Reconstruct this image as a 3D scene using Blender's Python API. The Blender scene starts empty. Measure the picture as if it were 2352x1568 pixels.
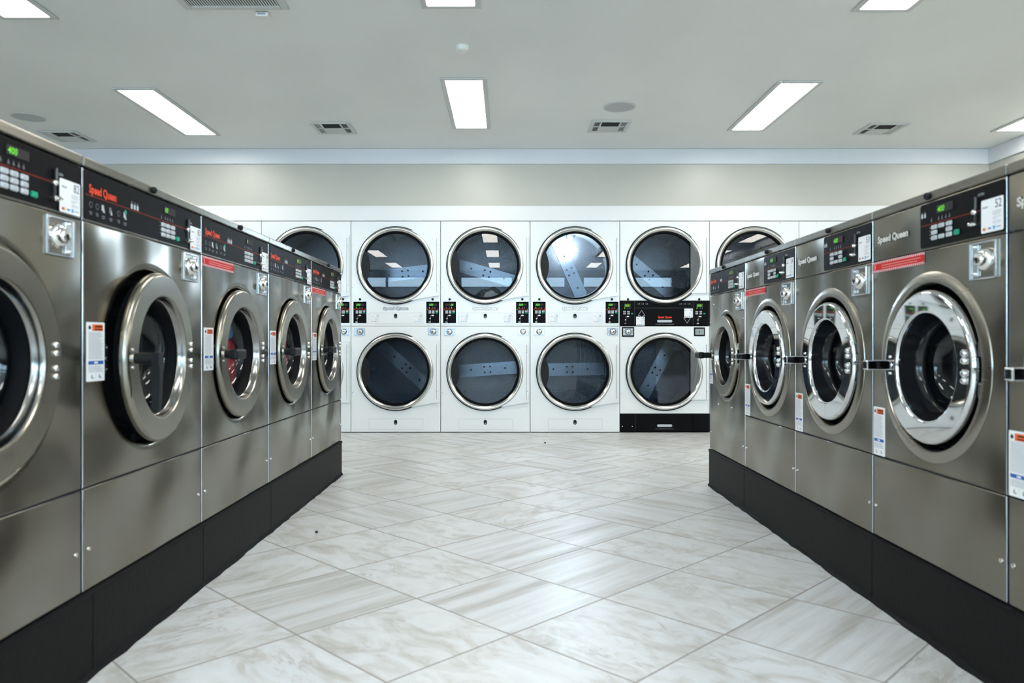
import bpy, bmesh, math, random
from mathutils import Vector, Matrix, noise

random.seed(7)
PI = math.pi
F = 1700.0          # focal length in pixels of the 2352 px wide frame
H = 0.876           # eye height
YD = 7.155          # plane of the dryer fronts
XL, XR = 1.095, 1.235
ZB = 0.226          # top of the washer plinths
CEIL = 2.74
WL, WR = 0.745, 0.672
WD = 0.8665
scene = bpy.context.scene
COL = scene.collection

# ------------------------------------------------------------------ materials
def new_mat(name):
    m = bpy.data.materials.new(name)
    m.use_nodes = True
    nt = m.node_tree
    b = nt.nodes['Principled BSDF']
    return m, nt, b

def simple(name, col, rough=0.5, metal=0.0, spec=0.5, emit=None, es=0.0, coat=0.0):
    m, nt, b = new_mat(name)
    b.inputs['Base Color'].default_value = (*col, 1)
    b.inputs['Roughness'].default_value = rough
    b.inputs['Metallic'].default_value = metal
    b.inputs['Specular IOR Level'].default_value = spec
    b.inputs['Coat Weight'].default_value = coat
    if emit:
        b.inputs['Emission Color'].default_value = (*emit, 1)
        b.inputs['Emission Strength'].default_value = es
    return m

def N(nt, t, **kw):
    n = nt.nodes.new(t)
    for k, v in kw.items():
        setattr(n, k, v)
    return n

def math_node(nt, op, a, b=None, c=None):
    n = nt.nodes.new('ShaderNodeMath')
    n.operation = op
    for i, v in enumerate((a, b, c)):
        if v is None:
            continue
        if isinstance(v, (int, float)):
            n.inputs[i].default_value = v
        else:
            nt.links.new(v, n.inputs[i])
    return n.outputs[0]

def ramp(nt, fac, stops):
    r = nt.nodes.new('ShaderNodeValToRGB')
    el = r.color_ramp.elements
    while len(el) < len(stops):
        el.new(0.5)
    for e, (p, c) in zip(el, stops):
        e.position = p
        e.color = (*c, 1) if len(c) == 3 else c
    nt.links.new(fac, r.inputs[0])
    return r.outputs[0]

def mix_col(nt, fac, a, b):
    n = nt.nodes.new('ShaderNodeMix')
    n.data_type = 'RGBA'
    for i, v in ((0, fac), (6, a), (7, b)):
        if isinstance(v, (int, float)):
            n.inputs[i].default_value = v
        elif isinstance(v, tuple):
            n.inputs[i].default_value = (*v, 1)
        else:
            nt.links.new(v, n.inputs[i])
    return n.outputs[2]

def steel(name, col, rough, wave=0.0, streak=(2, 2, 24), aniso=0.0):
    m, nt, b = new_mat(name)
    tc = N(nt, 'ShaderNodeTexCoord')
    mp = N(nt, 'ShaderNodeMapping')
    mp.inputs['Scale'].default_value = streak
    nt.links.new(tc.outputs['Object'], mp.inputs[0])
    ns = N(nt, 'ShaderNodeTexNoise')
    ns.inputs['Scale'].default_value = 6
    ns.inputs['Detail'].default_value = 2
    nt.links.new(mp.outputs[0], ns.inputs['Vector'])
    big = N(nt, 'ShaderNodeTexNoise')
    big.inputs['Scale'].default_value = 3.6
    big.inputs['Detail'].default_value = 0
    nt.links.new(tc.outputs['Object'], big.inputs['Vector'])
    r1 = math_node(nt, 'MULTIPLY_ADD', ns.outputs['Fac'], 0.03, rough - 0.015)
    r2 = math_node(nt, 'MULTIPLY_ADD', big.outputs['Fac'], 0.12, -0.06)
    nt.links.new(math_node(nt, 'ADD', r1, r2), b.inputs['Roughness'])
    c = ramp(nt, ns.outputs['Fac'], [(0.3, tuple(x * 0.98 for x in col)), (0.7, tuple(min(1, x * 1.02) for x in col))])
    nt.links.new(c, b.inputs['Base Color'])
    b.inputs['Metallic'].default_value = 1.0
    if aniso:
        b.inputs['Anisotropic'].default_value = aniso
    if wave:
        bp = N(nt, 'ShaderNodeBump')
        bp.inputs['Strength'].default_value = wave
        bp.inputs['Distance'].default_value = 0.10
        nt.links.new(big.outputs['Fac'], bp.inputs['Height'])
        nt.links.new(bp.outputs[0], b.inputs['Normal'])
    return m

def perforated(name, col, rough, pitch, hole, wave=True):
    m, nt, b = new_mat(name)
    tc = N(nt, 'ShaderNodeTexCoord')
    mp = N(nt, 'ShaderNodeMapping')
    mp.inputs['Rotation'].default_value = (0, PI / 4, 0)
    mp.inputs['Scale'].default_value = (1 / pitch, 1 / pitch, 1 / pitch)
    nt.links.new(tc.outputs['Object'], mp.inputs[0])
    sx = N(nt, 'ShaderNodeSeparateXYZ')
    nt.links.new(mp.outputs[0], sx.inputs[0])
    dx = math_node(nt, 'SUBTRACT', math_node(nt, 'FRACT', sx.outputs[0]), 0.5)
    dz = math_node(nt, 'SUBTRACT', math_node(nt, 'FRACT', sx.outputs[2]), 0.5)
    d = math_node(nt, 'SQRT', math_node(nt, 'ADD', math_node(nt, 'MULTIPLY', dx, dx), math_node(nt, 'MULTIPLY', dz, dz)))
    mask = math_node(nt, 'LESS_THAN', d, hole)
    c = mix_col(nt, mask, col, (0.006, 0.007, 0.008))
    nt.links.new(c, b.inputs['Base Color'])
    b.inputs['Metallic'].default_value = 0.9
    rr = math_node(nt, 'MULTIPLY_ADD', mask, 0.5, rough)
    nt.links.new(rr, b.inputs['Roughness'])
    bp = N(nt, 'ShaderNodeBump')
    bp.inputs['Strength'].default_value = 0.5
    bp.inputs['Distance'].default_value = 0.004
    nt.links.new(math_node(nt, 'SMOOTH_MIN', d, hole * 1.3, 0.1), bp.inputs['Height'])
    nt.links.new(bp.outputs[0], b.inputs['Normal'])
    return m

def glass(name, tint, refl_rough=0.0, ior=1.5, refl=0.85):
    m = bpy.data.materials.new(name)
    m.use_nodes = True
    nt = m.node_tree
    nt.nodes.clear()
    out = N(nt, 'ShaderNodeOutputMaterial')
    mixs = N(nt, 'ShaderNodeMixShader')
    tr = N(nt, 'ShaderNodeBsdfTransparent')
    tr.inputs[0].default_value = (*tint, 1)
    gl = N(nt, 'ShaderNodeBsdfGlossy')
    gl.inputs['Roughness'].default_value = refl_rough
    gl.inputs['Color'].default_value = (1, 1, 1, 1)
    fr = N(nt, 'ShaderNodeFresnel')
    geo = N(nt, 'ShaderNodeNewGeometry')      # the same reflectance from either side of the pane
    nt.links.new(math_node(nt, 'MULTIPLY_ADD', geo.outputs['Backfacing'], 1 / ior - ior, ior), fr.inputs['IOR'])
    nt.links.new(math_node(nt, 'MULTIPLY', fr.outputs[0], refl), mixs.inputs[0])
    nt.links.new(tr.outputs[0], mixs.inputs[1])
    nt.links.new(gl.outputs[0], mixs.inputs[2])
    nt.links.new(mixs.outputs[0], out.inputs[0])
    return m

def wall_paint(name, col, rough, bump, scale=120, spec=0.5, mottled=0.04):
    m, nt, b = new_mat(name)
    tc = N(nt, 'ShaderNodeTexCoord')
    ns = N(nt, 'ShaderNodeTexNoise')
    ns.inputs['Scale'].default_value = scale
    ns.inputs['Detail'].default_value = 4
    nt.links.new(tc.outputs['Object'], ns.inputs['Vector'])
    big = N(nt, 'ShaderNodeTexNoise')
    big.inputs['Scale'].default_value = 0.8
    big.inputs['Detail'].default_value = 3
    nt.links.new(tc.outputs['Object'], big.inputs['Vector'])
    c = ramp(nt, big.outputs['Fac'], [(0.3, tuple(x * (1 - mottled) for x in col)), (0.7, tuple(min(1, x * (1 + mottled)) for x in col))])
    nt.links.new(c, b.inputs['Base Color'])
    b.inputs['Roughness'].default_value = rough
    b.inputs['Specular IOR Level'].default_value = spec
    if bump:
        bp = N(nt, 'ShaderNodeBump')
        bp.inputs['Strength'].default_value = bump
        bp.inputs['Distance'].default_value = 0.003
        nt.links.new(ns.outputs['Fac'], bp.inputs['Height'])
        nt.links.new(bp.outputs[0], b.inputs['Normal'])
    return m

def floor_tiles(name):
    m, nt, b = new_mat(name)
    tc = N(nt, 'ShaderNodeTexCoord')
    sx = N(nt, 'ShaderNodeSeparateXYZ')
    nt.links.new(tc.outputs['Object'], sx.inputs[0])
    # slight waviness of the tile edges
    en = N(nt, 'ShaderNodeTexNoise')
    en.inputs['Scale'].default_value = 28
    en.inputs['Detail'].default_value = 2
    nt.links.new(tc.outputs['Object'], en.inputs['Vector'])
    xs = math_node(nt, 'MULTIPLY_ADD', sx.outputs[0], 1 / 0.641, -0.01 / 0.641)
    ys = math_node(nt, 'MULTIPLY_ADD', sx.outputs[1], 1 / 0.6245, -2.216 / 0.6245)
    a = math_node(nt, 'ADD', xs, ys)
    c = math_node(nt, 'SUBTRACT', ys, xs)
    fa, fc = math_node(nt, 'FRACT', a), math_node(nt, 'FRACT', c)
    ia, ic = math_node(nt, 'FLOOR', a), math_node(nt, 'FLOOR', c)
    ea = math_node(nt, 'MINIMUM', fa, math_node(nt, 'SUBTRACT', 1.0, fa))
    ec = math_node(nt, 'MINIMUM', fc, math_node(nt, 'SUBTRACT', 1.0, fc))
    edge = math_node(nt, 'ADD', math_node(nt, 'MINIMUM', ea, ec), math_node(nt, 'MULTIPLY_ADD', en.outputs['Fac'], 0.006, -0.003))
    mr = N(nt, 'ShaderNodeMapRange')
    mr.interpolation_type = 'SMOOTHSTEP'
    mr.inputs[1].default_value = 0.0055
    mr.inputs[2].default_value = 0.0095
    nt.links.new(edge, mr.inputs[0])
    tile = mr.outputs[0]
    cid = N(nt, 'ShaderNodeCombineXYZ')
    nt.links.new(ia, cid.inputs[0]); nt.links.new(ic, cid.inputs[1])
    wn = N(nt, 'ShaderNodeTexWhiteNoise')
    wn.noise_dimensions = '3D'
    nt.links.new(cid.outputs[0], wn.inputs['Vector'])
    rs = N(nt, 'ShaderNodeSeparateColor')
    nt.links.new(wn.outputs['Color'], rs.inputs[0])
    r1, r2, r3 = rs.outputs[0], rs.outputs[1], rs.outputs[2]
    swap = math_node(nt, 'GREATER_THAN', r1, 0.5)
    inv = math_node(nt, 'SUBTRACT', 1.0, swap)
    p = math_node(nt, 'ADD', math_node(nt, 'MULTIPLY', fa, swap), math_node(nt, 'MULTIPLY', fc, inv))
    q = math_node(nt, 'ADD', math_node(nt, 'MULTIPLY', fc, swap), math_node(nt, 'MULTIPLY', fa, inv))
    off = math_node(nt, 'MULTIPLY', r2, 91.0)
    def vec(sp, sq):
        cv = N(nt, 'ShaderNodeCombineXYZ')
        nt.links.new(math_node(nt, 'MULTIPLY', p, sp), cv.inputs[0])
        nt.links.new(math_node(nt, 'MULTIPLY', q, sq), cv.inputs[1])
        nt.links.new(off, cv.inputs[2])
        return cv.outputs[0]
    def nz(v, scale, detail, rough, dist):
        n = N(nt, 'ShaderNodeTexNoise')
        n.inputs['Scale'].default_value = scale
        n.inputs['Detail'].default_value = detail
        n.inputs['Roughness'].default_value = rough
        n.inputs['Distortion'].default_value = dist
        nt.links.new(v, n.inputs['Vector'])
        return n.outputs['Fac']
    stripe = nz(vec(0.55, 7.5), 1.0, 5, 0.62, 0.35)
    cloud = nz(vec(1.1, 2.3), 1.9, 10, 0.68, 1.0)
    vein0 = nz(vec(0.9, 2.1), 1.3, 6, 0.6, 1.6)
    vein = math_node(nt, 'ABSOLUTE', math_node(nt, 'SUBTRACT', vein0, 0.5))
    veinm = N(nt, 'ShaderNodeMapRange')
    veinm.inputs[1].default_value = 0.0
    veinm.inputs[2].default_value = 0.022
    veinm.inputs[3].default_value = 1.0
    veinm.inputs[4].default_value = 0.0
    nt.links.new(vein, veinm.inputs[0])
    patch = nz(vec(0.7, 1.0), 2.2, 2, 0.5, 0.0)
    pm = N(nt, 'ShaderNodeMapRange')
    pm.inputs[1].default_value = 0.5; pm.inputs[2].default_value = 0.66
    nt.links.new(patch, pm.inputs[0])
    vmask = math_node(nt, 'MULTIPLY', veinm.outputs[0], pm.outputs[0])
    cs = ramp(nt, stripe, [(0.28, (0.34, 0.342, 0.335)), (0.40, (0.49, 0.487, 0.47)), (0.52, (0.61, 0.622, 0.63)), (0.72, (0.70, 0.73, 0.755))])
    cc = ramp(nt, cloud, [(0.27, (0.36, 0.352, 0.33)), (0.40, (0.515, 0.508, 0.485)), (0.53, (0.645, 0.658, 0.665)), (0.75, (0.72, 0.752, 0.78))])
    isstripe = math_node(nt, 'GREATER_THAN', r3, 0.58)
    body = mix_col(nt, isstripe, cc, cs)
    body = mix_col(nt, math_node(nt, 'MULTIPLY', vmask, math_node(nt, 'MULTIPLY_ADD', isstripe, -0.55, 0.80)), body, (0.36, 0.34, 0.31))
    br = math_node(nt, 'MULTIPLY_ADD', r2, 0.12, 0.0)
    body = mix_col(nt, br, body, (0.50, 0.475, 0.43))
    col = mix_col(nt, tile, (0.33, 0.31, 0.295), body)
    nt.links.new(col, b.inputs['Base Color'])
    rgh = math_node(nt, 'MULTIPLY_ADD', cloud, 0.16, 0.27)
    nt.links.new(math_node(nt, 'ADD', rgh, math_node(nt, 'MULTIPLY_ADD', tile, -0.35, 0.35)), b.inputs['Roughness'])
    b.inputs['Specular IOR Level'].default_value = 0.45
    bp = N(nt, 'ShaderNodeBump')
    bp.inputs['Strength'].default_value = 0.35
    bp.inputs['Distance'].default_value = 0.002
    nt.links.new(math_node(nt, 'ADD', tile, math_node(nt, 'MULTIPLY', cloud, 0.25)), bp.inputs['Height'])
    nt.links.new(bp.outputs[0], b.inputs['Normal'])
    return m

M = {}
M['steel'] = steel('brushed_stainless', (0.235, 0.221, 0.184), 0.23, wave=0.40)
M['steel_cap'] = steel('stainless_cap', (0.215, 0.205, 0.178), 0.28, wave=0.03, streak=(1, 20, 60))
M['door_steel'] = steel('satin_door_steel', (0.29, 0.274, 0.232), 0.25, wave=0.0, streak=(1, 1, 1))
M['ring_steel'] = steel('polished_ring_steel', (0.33, 0.315, 0.275), 0.27, wave=0.0)
M['dryer_ring'] = steel('dryer_ring_steel', (0.62, 0.605, 0.56), 0.20)
M['badge'] = simple('satin_badge_metal', (0.66, 0.66, 0.63), 0.45, 0.25)
M['bezel'] = steel('bright_bezel', (0.27, 0.262, 0.25), 0.16, wave=0.0)
M['chrome'] = simple('chrome', (0.70, 0.71, 0.72), 0.035, 1.0)
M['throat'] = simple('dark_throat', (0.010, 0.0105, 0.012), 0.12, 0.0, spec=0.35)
M['zinc'] = simple('bright_zinc', (0.70, 0.74, 0.80), 0.22, 1.0)
M['coin_plate'] = simple('coin_plate_steel', (0.40, 0.42, 0.455), 0.28, 1.0)
M['nickel'] = simple('nickel', (0.80, 0.79, 0.76), 0.12, 1.0)
M['dark_steel'] = simple('dark_steel', (0.16, 0.16, 0.165), 0.32, 0.9)
M['drum'] = perforated('perforated_drum', (0.215, 0.23, 0.25), 0.27, 0.0090, 0.34)
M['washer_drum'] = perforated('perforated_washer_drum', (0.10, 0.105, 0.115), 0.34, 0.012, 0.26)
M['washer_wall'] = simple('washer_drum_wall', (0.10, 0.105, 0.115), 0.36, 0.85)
M['drum_plain'] = steel('plain_drum_steel', (0.38, 0.41, 0.45), 0.25, wave=0.06, streak=(1, 1, 1))
M['drum_wall'] = simple('drum_wall_steel', (0.30, 0.32, 0.34), 0.35, 0.85)
M['black'] = simple('black_plastic', (0.009, 0.009, 0.010), 0.48, spec=0.22)
M['panel_black'] = simple('control_black', (0.0050, 0.0052, 0.0058), 0.45, spec=0.05)
M['rubber'] = simple('black_rubber', (0.0045, 0.005, 0.006), 0.5, spec=0.06)
M['void'] = simple('dark_gap', (0.004, 0.004, 0.005), 0.9)
M['white'] = wall_paint('white_enamel', (0.80, 0.83, 0.83), 0.22, 0.05, 220, mottled=0.01)
M['white2'] = simple('white_enamel_door', (0.79, 0.82, 0.82), 0.24)
M['clear_film'] = simple('clear_sticker_film', (0.765, 0.795, 0.80), 0.35)
M['paper'] = simple('sticker_paper', (0.84, 0.87, 0.90), 0.5, spec=0.3)
M['navy'] = simple('navy_ink', (0.03, 0.07, 0.16), 0.5)
M['grey_ink'] = simple('grey_ink', (0.34, 0.39, 0.45), 0.5)
M['soft_ink'] = simple('soft_grey_ink', (0.50, 0.54, 0.58), 0.5)
M['dim_ink'] = simple('dim_panel_ink', (0.12, 0.135, 0.15), 0.5)
M['light_ink'] = simple('light_panel_ink', (0.50, 0.54, 0.58), 0.5)
M['red'] = simple('red_vinyl', (0.56, 0.016, 0.016), 0.6, spec=0.2)
M['pink'] = simple('pink_ink', (0.75, 0.25, 0.25), 0.45)
M['brandred'] = simple('orange_red_ink', (0.72, 0.060, 0.015), 0.5, spec=0.2, emit=(0.75, 0.05, 0.01), es=0.08)
M['line_red'] = simple('line_red_ink', (0.14, 0.014, 0.006), 0.5, spec=0.1)
M['orange'] = simple('orange_ink', (0.78, 0.13, 0.025), 0.45)
M['amber'] = simple('amber_ink', (0.85, 0.32, 0.04), 0.45)
M['blue'] = simple('blue_ink', (0.015, 0.10, 0.42), 0.45)
M['sky'] = simple('sky_ink', (0.12, 0.42, 0.75), 0.45)
M['key'] = simple('grey_key', (0.50, 0.535, 0.565), 0.45, spec=0.3)
M['green'] = simple('start_green', (0.0, 0.30, 0.17), 0.45, spec=0.3)
M['led'] = simple('green_led', (0.1, 0.6, 0.02), 0.4, emit=(0.16, 0.72, 0.01), es=0.38)
M['lcd'] = simple('display_window', (0.030, 0.028, 0.030), 0.6, spec=0.15)
M['lcd_lit'] = simple('lit_lcd', (0.10, 0.125, 0.03), 0.6, spec=0.15)
M['plinth'] = wall_paint('plinth_black', (0.0062, 0.0061, 0.0062), 0.50, 0.25, 60, spec=0.10, mottled=0.15)
M['caulk'] = simple('black_caulk', (0.006, 0.006, 0.007), 0.6, spec=0.1)
M['glass_dryer'] = glass('dryer_glass', (0.46, 0.505, 0.545))
M['glass_washer'] = glass('washer_glass', (0.78, 0.82, 0.86), refl=0.9)
M['wall'] = wall_paint('wall_paint', (0.50, 0.495, 0.44), 0.34, 0.30, 90)
M['trimpaint'] = wall_paint('trim_paint', (0.70, 0.72, 0.76), 0.4, 0.04, 60)
M['panel_white'] = wall_paint('bulkhead_white', (0.80, 0.81, 0.80), 0.35, 0.03, 60)
M['ceiling'] = wall_paint('ceiling_paint', (0.80, 0.815, 0.79), 0.42, 0.22, 70)
M['ceil_metal'] = simple('vent_paint', (0.60, 0.615, 0.59), 0.45)
M['louvre_shade'] = simple('louvre_painted_shade', (0.10, 0.105, 0.10), 0.5)  # vent slats in shadow: the shade is put into their colour
M['speaker'] = simple('speaker_mesh', (0.47, 0.49, 0.49), 0.6)
M['plastic_white'] = simple('white_plastic', (0.80, 0.80, 0.74), 0.35)
M['floor'] = floor_tiles('marbled_tile_floor')
M['diffuser'] = simple('light_diffuser', (0.9, 0.9, 0.9), 0.5, emit=(1.0, 0.965, 0.90), es=17.0)
M['lamp'] = simple('drum_lamp', (0.9, 0.9, 0.9), 0.5, emit=(0.85, 0.93, 1.0), es=40.0)
M['cloth_red'] = simple('red_cloth', (0.62, 0.05, 0.07), 0.9)
M['cloth_blue'] = simple('blue_cloth', (0.05, 0.24, 0.50), 0.9)
M['cloth_white'] = simple('white_cloth', (0.62, 0.62, 0.60), 0.9)
M['cloth_navy'] = simple('navy_cloth', (0.03, 0.05, 0.09), 0.9)
M['lint'] = simple('dark_lint', (0.02, 0.02, 0.03), 0.8)
M['window_frame'] = simple('dark_window_frame', (0.06, 0.065, 0.07), 0.4)
M['window_glass'] = glass('clear_window_glass', (0.95, 0.97, 0.98))

# ------------------------------------------------------------------ mesh builder
class MB:
    def __init__(self):
        self.v, self.f, self.m, self.mats = [], [], [], []

    def mi(self, mat):
        if mat not in self.mats:
            self.mats.append(mat)
        return self.mats.index(mat)

    def add(self, verts, faces, mat):
        b = len(self.v)
        self.v += [tuple(p) for p in verts]
        k = self.mi(mat)
        for f in faces:
            self.f.append(tuple(b + i for i in f))
            self.m.append(k)
        return self

    def box(self, x0, x1, y0, y1, z0, z1, mat):
        vs = [(x, y, z) for x in (x0, x1) for y in (y0, y1) for z in (z0, z1)]
        fs = [(0, 1, 3, 2), (4, 6, 7, 5), (0, 4, 5, 1), (2, 3, 7, 6), (0, 2, 6, 4), (1, 5, 7, 3)]
        return self.add(vs, fs, mat)

    def xbox(self, size, mtx, mat):
        a, b, c = (s / 2 for s in size)
        vs = [mtx @ Vector((x, y, z)) for x in (-a, a) for y in (-b, b) for z in (-c, c)]
        fs = [(0, 1, 3, 2), (4, 6, 7, 5), (0, 4, 5, 1), (2, 3, 7, 6), (0, 2, 6, 4), (1, 5, 7, 3)]
        return self.add(vs, fs, mat)

    def bbox(self, x0, x1, y0, y1, z0, z1, r, mat, seg=2):
        bm = bmesh.new()
        bmesh.ops.create_cube(bm, size=1)
        for v in bm.verts:
            v.co = Vector(((x0 + x1) / 2 + v.co.x * (x1 - x0), (y0 + y1) / 2 + v.co.y * (y1 - y0), (z0 + z1) / 2 + v.co.z * (z1 - z0)))
        bmesh.ops.bevel(bm, geom=list(bm.edges), offset=r, segments=seg, profile=0.5, affect='EDGES')
        bm.verts.index_update()
        self.add([v.co for v in bm.verts], [[v.index for v in f.verts] for f in bm.faces], mat)
        bm.free()
        return self

    def panel(self, x0, x1, z0, z1, mat, r=0.005, depth=0.022, y=0.0, edge=None):
        """front sheet with rolled edges; front face at y"""
        lv = [(0.0, depth), (0.0, r), (0.12 * r, 0.5 * r), (0.5 * r, 0.12 * r), (r, 0.0)]
        vs = []
        for e, d in lv:
            vs += [(x0 + e, y + d, z0 + e), (x1 - e, y + d, z0 + e), (x1 - e, y + d, z1 - e), (x0 + e, y + d, z1 - e)]
        fs = []
        for k in range(len(lv) - 1):
            for i in range(4):
                j = (i + 1) % 4
                fs.append((4 * k + i, 4 * k + j, 4 * k + 4 + j, 4 * k + 4 + i))
        n = 4 * (len(lv) - 1)
        fs.append((n, n + 1, n + 2, n + 3))
        if edge:
            self.add(vs, fs[:8], edge)
            return self.add(vs, fs[8:], mat)
        return self.add(vs, fs, mat)

    def holed_panel(self, x0, x1, z0, z1, cx, cz, R, mat, r=0.005, depth=0.022, n=96, y=0.0, edge=None):
        lv = [(0.0, depth), (0.0, r), (0.12 * r, 0.5 * r), (0.5 * r, 0.12 * r), (r, 0.0)]
        vs = []
        for e, d in lv:
            vs += [(x0 + e, y + d, z0 + e), (x1 - e, y + d, z0 + e), (x1 - e, y + d, z1 - e), (x0 + e, y + d, z1 - e)]
        fs = []
        for k in range(len(lv) - 1):
            for i in range(4):
                j = (i + 1) % 4
                fs.append((4 * k + i, 4 * k + j, 4 * k + 4 + j, 4 * k + 4 + i))
        if edge:
            self.add(vs, [f for i, f in enumerate(fs) if i < 8], edge)
            self.add(vs, [f for i, f in enumerate(fs) if i >= 8], mat)
        else:
            self.add(vs, fs, mat)
        a0, a1, b0, b1 = x0 + r, x1 - r, z0 + r, z1 - r
        angs = [2 * PI * i / n for i in range(n)]
        for X, Z in ((a0, b0), (a1, b0), (a1, b1), (a0, b1)):
            angs.append(math.atan2(Z - cz, X - cx) % (2 * PI))
        angs = sorted(set(round(a, 6) for a in angs))
        ci, ro = [], []
        for a in angs:
            c, s = math.cos(a), math.sin(a)
            t = 1e9
            if c > 1e-9: t = min(t, (a1 - cx) / c)
            if c < -1e-9: t = min(t, (a0 - cx) / c)
            if s > 1e-9: t = min(t, (b1 - cz) / s)
            if s < -1e-9: t = min(t, (b0 - cz) / s)
            ci.append((cx + R * c, y, cz + R * s))
            ro.append((cx + t * c, y, cz + t * s))
        k = len(angs)
        fs = [(i, k + i, k + (i + 1) % k, (i + 1) % k) for i in range(k)]
        return self.add(ci + ro, fs, mat)

    def lathe(self, prof, cx, cz, mat, n=96, cap_end=False, cap_start=False):
        vs, fs = [], []
        for r, y in prof:
            for i in range(n):
                a = 2 * PI * i / n
                vs.append((cx + r * math.cos(a), y, cz + r * math.sin(a)))
        for k in range(len(prof) - 1):
            for i in range(n):
                j = (i + 1) % n
                fs.append((k * n + i, k * n + j, (k + 1) * n + j, (k + 1) * n + i))
        if cap_end:
            b = (len(prof) - 1) * n
            fs.append(tuple(b + i for i in range(n)))
        if cap_start:
            fs.append(tuple(reversed(range(n))))
        return self.add(vs, fs, mat)

    def prism(self, poly, y0, y1, mat):
        n = len(poly)
        vs = [(x, y0, z) for x, z in poly] + [(x, y1, z) for x, z in poly]
        fs = [tuple(range(n)), tuple(reversed(range(n, 2 * n)))]
        fs += [(i, n + i, n + (i + 1) % n, (i + 1) % n) for i in range(n)]
        return self.add(vs, fs, mat)

    def flat(self, poly, y, mat):
        return self.add([(x, y, z) for x, z in poly], [tuple(range(len(poly)))], mat)

    def rect(self, x0, x1, z0, z1, y, mat):
        return self.flat([(x0, z0), (x1, z0), (x1, z1), (x0, z1)], y, mat)

    def disc(self, cx, cz, r, y, mat, n=24, sx=1.0):
        return self.flat([(cx + sx * r * math.cos(2 * PI * i / n), cz + r * math.sin(2 * PI * i / n)) for i in range(n)], y, mat)

    def text(self, s, x, z, y, size, mat, align='LEFT', thick=0.0, shear=0.0, sx=1.0, fit=None, space=1.0):
        vs, fs = text_mesh(s, thick, shear, space)
        xs = [p[0] for p in vs]
        w = max(xs) - min(xs)
        k = size
        kx = size * sx
        if fit:
            kx = fit / w
        ox = {'LEFT': min(xs), 'CENTER': (min(xs) + max(xs)) / 2, 'RIGHT': max(xs)}[align]
        return self.add([(x + (p[0] - ox) * kx, y, z + p[1] * k) for p in vs], fs, mat)

    def mesh(self, name, angle=35):
        me = bpy.data.meshes.new(name)
        me.from_pydata(self.v, [], self.f)
        for mt in self.mats:
            me.materials.append(M[mt])
        me.polygons.foreach_set('material_index', self.m)
        bm = bmesh.new()
        bm.from_mesh(me)
        bmesh.ops.remove_doubles(bm, verts=bm.verts, dist=1e-6)
        bmesh.ops.recalc_face_normals(bm, faces=bm.faces)
        lim = math.radians(angle)
        for f in bm.faces:
            f.smooth = True
        for e in bm.edges:
            lf = e.link_faces
            if len(lf) == 2:
                an = lf[0].normal.angle(lf[1].normal, 0.0)
                a0, a1 = lf[0].calc_area() + 1e-12, lf[1].calc_area() + 1e-12
                e.smooth = not (an > lim or (an > 0.05 and max(a0, a1) / min(a0, a1) > 5))
        bm.to_mesh(me)
        bm.free()
        me.update()
        return me

_txt = {}
def text_mesh(s, thick, shear, space):
    key = (s, thick, shear, space)
    if key not in _txt:
        cu = bpy.data.curves.new('lettering', 'FONT')
        cu.body = s
        cu.size = 1.0
        cu.offset = thick
        cu.shear = shear
        cu.space_character = space
        cu.resolution_u = 3
        cu.fill_mode = 'FRONT'
        ob = bpy.data.objects.new('lettering', cu)
        COL.objects.link(ob)
        dg = bpy.context.evaluated_depsgraph_get()
        me = bpy.data.meshes.new_from_object(ob.evaluated_get(dg))
        _txt[key] = ([tuple(v.co[:2]) for v in me.vertices], [tuple(p.vertices) for p in me.polygons])
        bpy.data.objects.remove(ob)
        bpy.data.curves.remove(cu)
        bpy.data.meshes.remove(me)
    return _txt[key]

def rrect(x0, x1, z0, z1, r, n=5):
    out = []
    for cx, cz, a0 in ((x1 - r, z0 + r, -PI / 2), (x1 - r, z1 - r, 0), (x0 + r, z1 - r, PI / 2), (x0 + r, z0 + r, PI)):
        for i in range(n + 1):
            a = a0 + PI / 2 * i / n
            out.append((cx + r * math.cos(a), cz + r * math.sin(a)))
    return out

# ------------------------------------------------------------------ objects
def thing(name, label, cat, loc, rz=0.0, group=None):
    o = bpy.data.objects.new(name, None)
    o.empty_display_size = 0.05
    COL.objects.link(o)
    o.location = loc
    o.rotation_euler = (0, 0, rz)
    o['label'] = label
    o['category'] = cat
    if group:
        o['group'] = group
    return o

_mesh = {}
def part(name, mb, parent=None, key=None, loc=None, rz=0.0, label=None, angle=35):
    """mb is an MB or a function returning one; key shares the mesh between repeats"""
    if key is not None and key in _mesh:
        me = _mesh[key]
    else:
        me = (mb() if callable(mb) else mb).mesh(name, angle)
        if key is not None:
            _mesh[key] = me
    o = bpy.data.objects.new(name, me)
    COL.objects.link(o)
    if parent is not None:
        o.parent = parent
    if loc:
        o.location = loc
    if rz:
        o.rotation_euler = (0, 0, rz)
    if label:
        o['label'] = label
    return o

def single(name, mb, label, cat, loc=(0, 0, 0), rz=0.0, group=None):
    o = part(name, mb, None, None, loc, rz)
    o['label'] = label
    o['category'] = cat
    if group:
        o['group'] = group
    return o

def struct(name, mb, label=None):
    o = part(name, mb)
    o['kind'] = 'structure'
    if label:
        o['label'] = label
    return o

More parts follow.
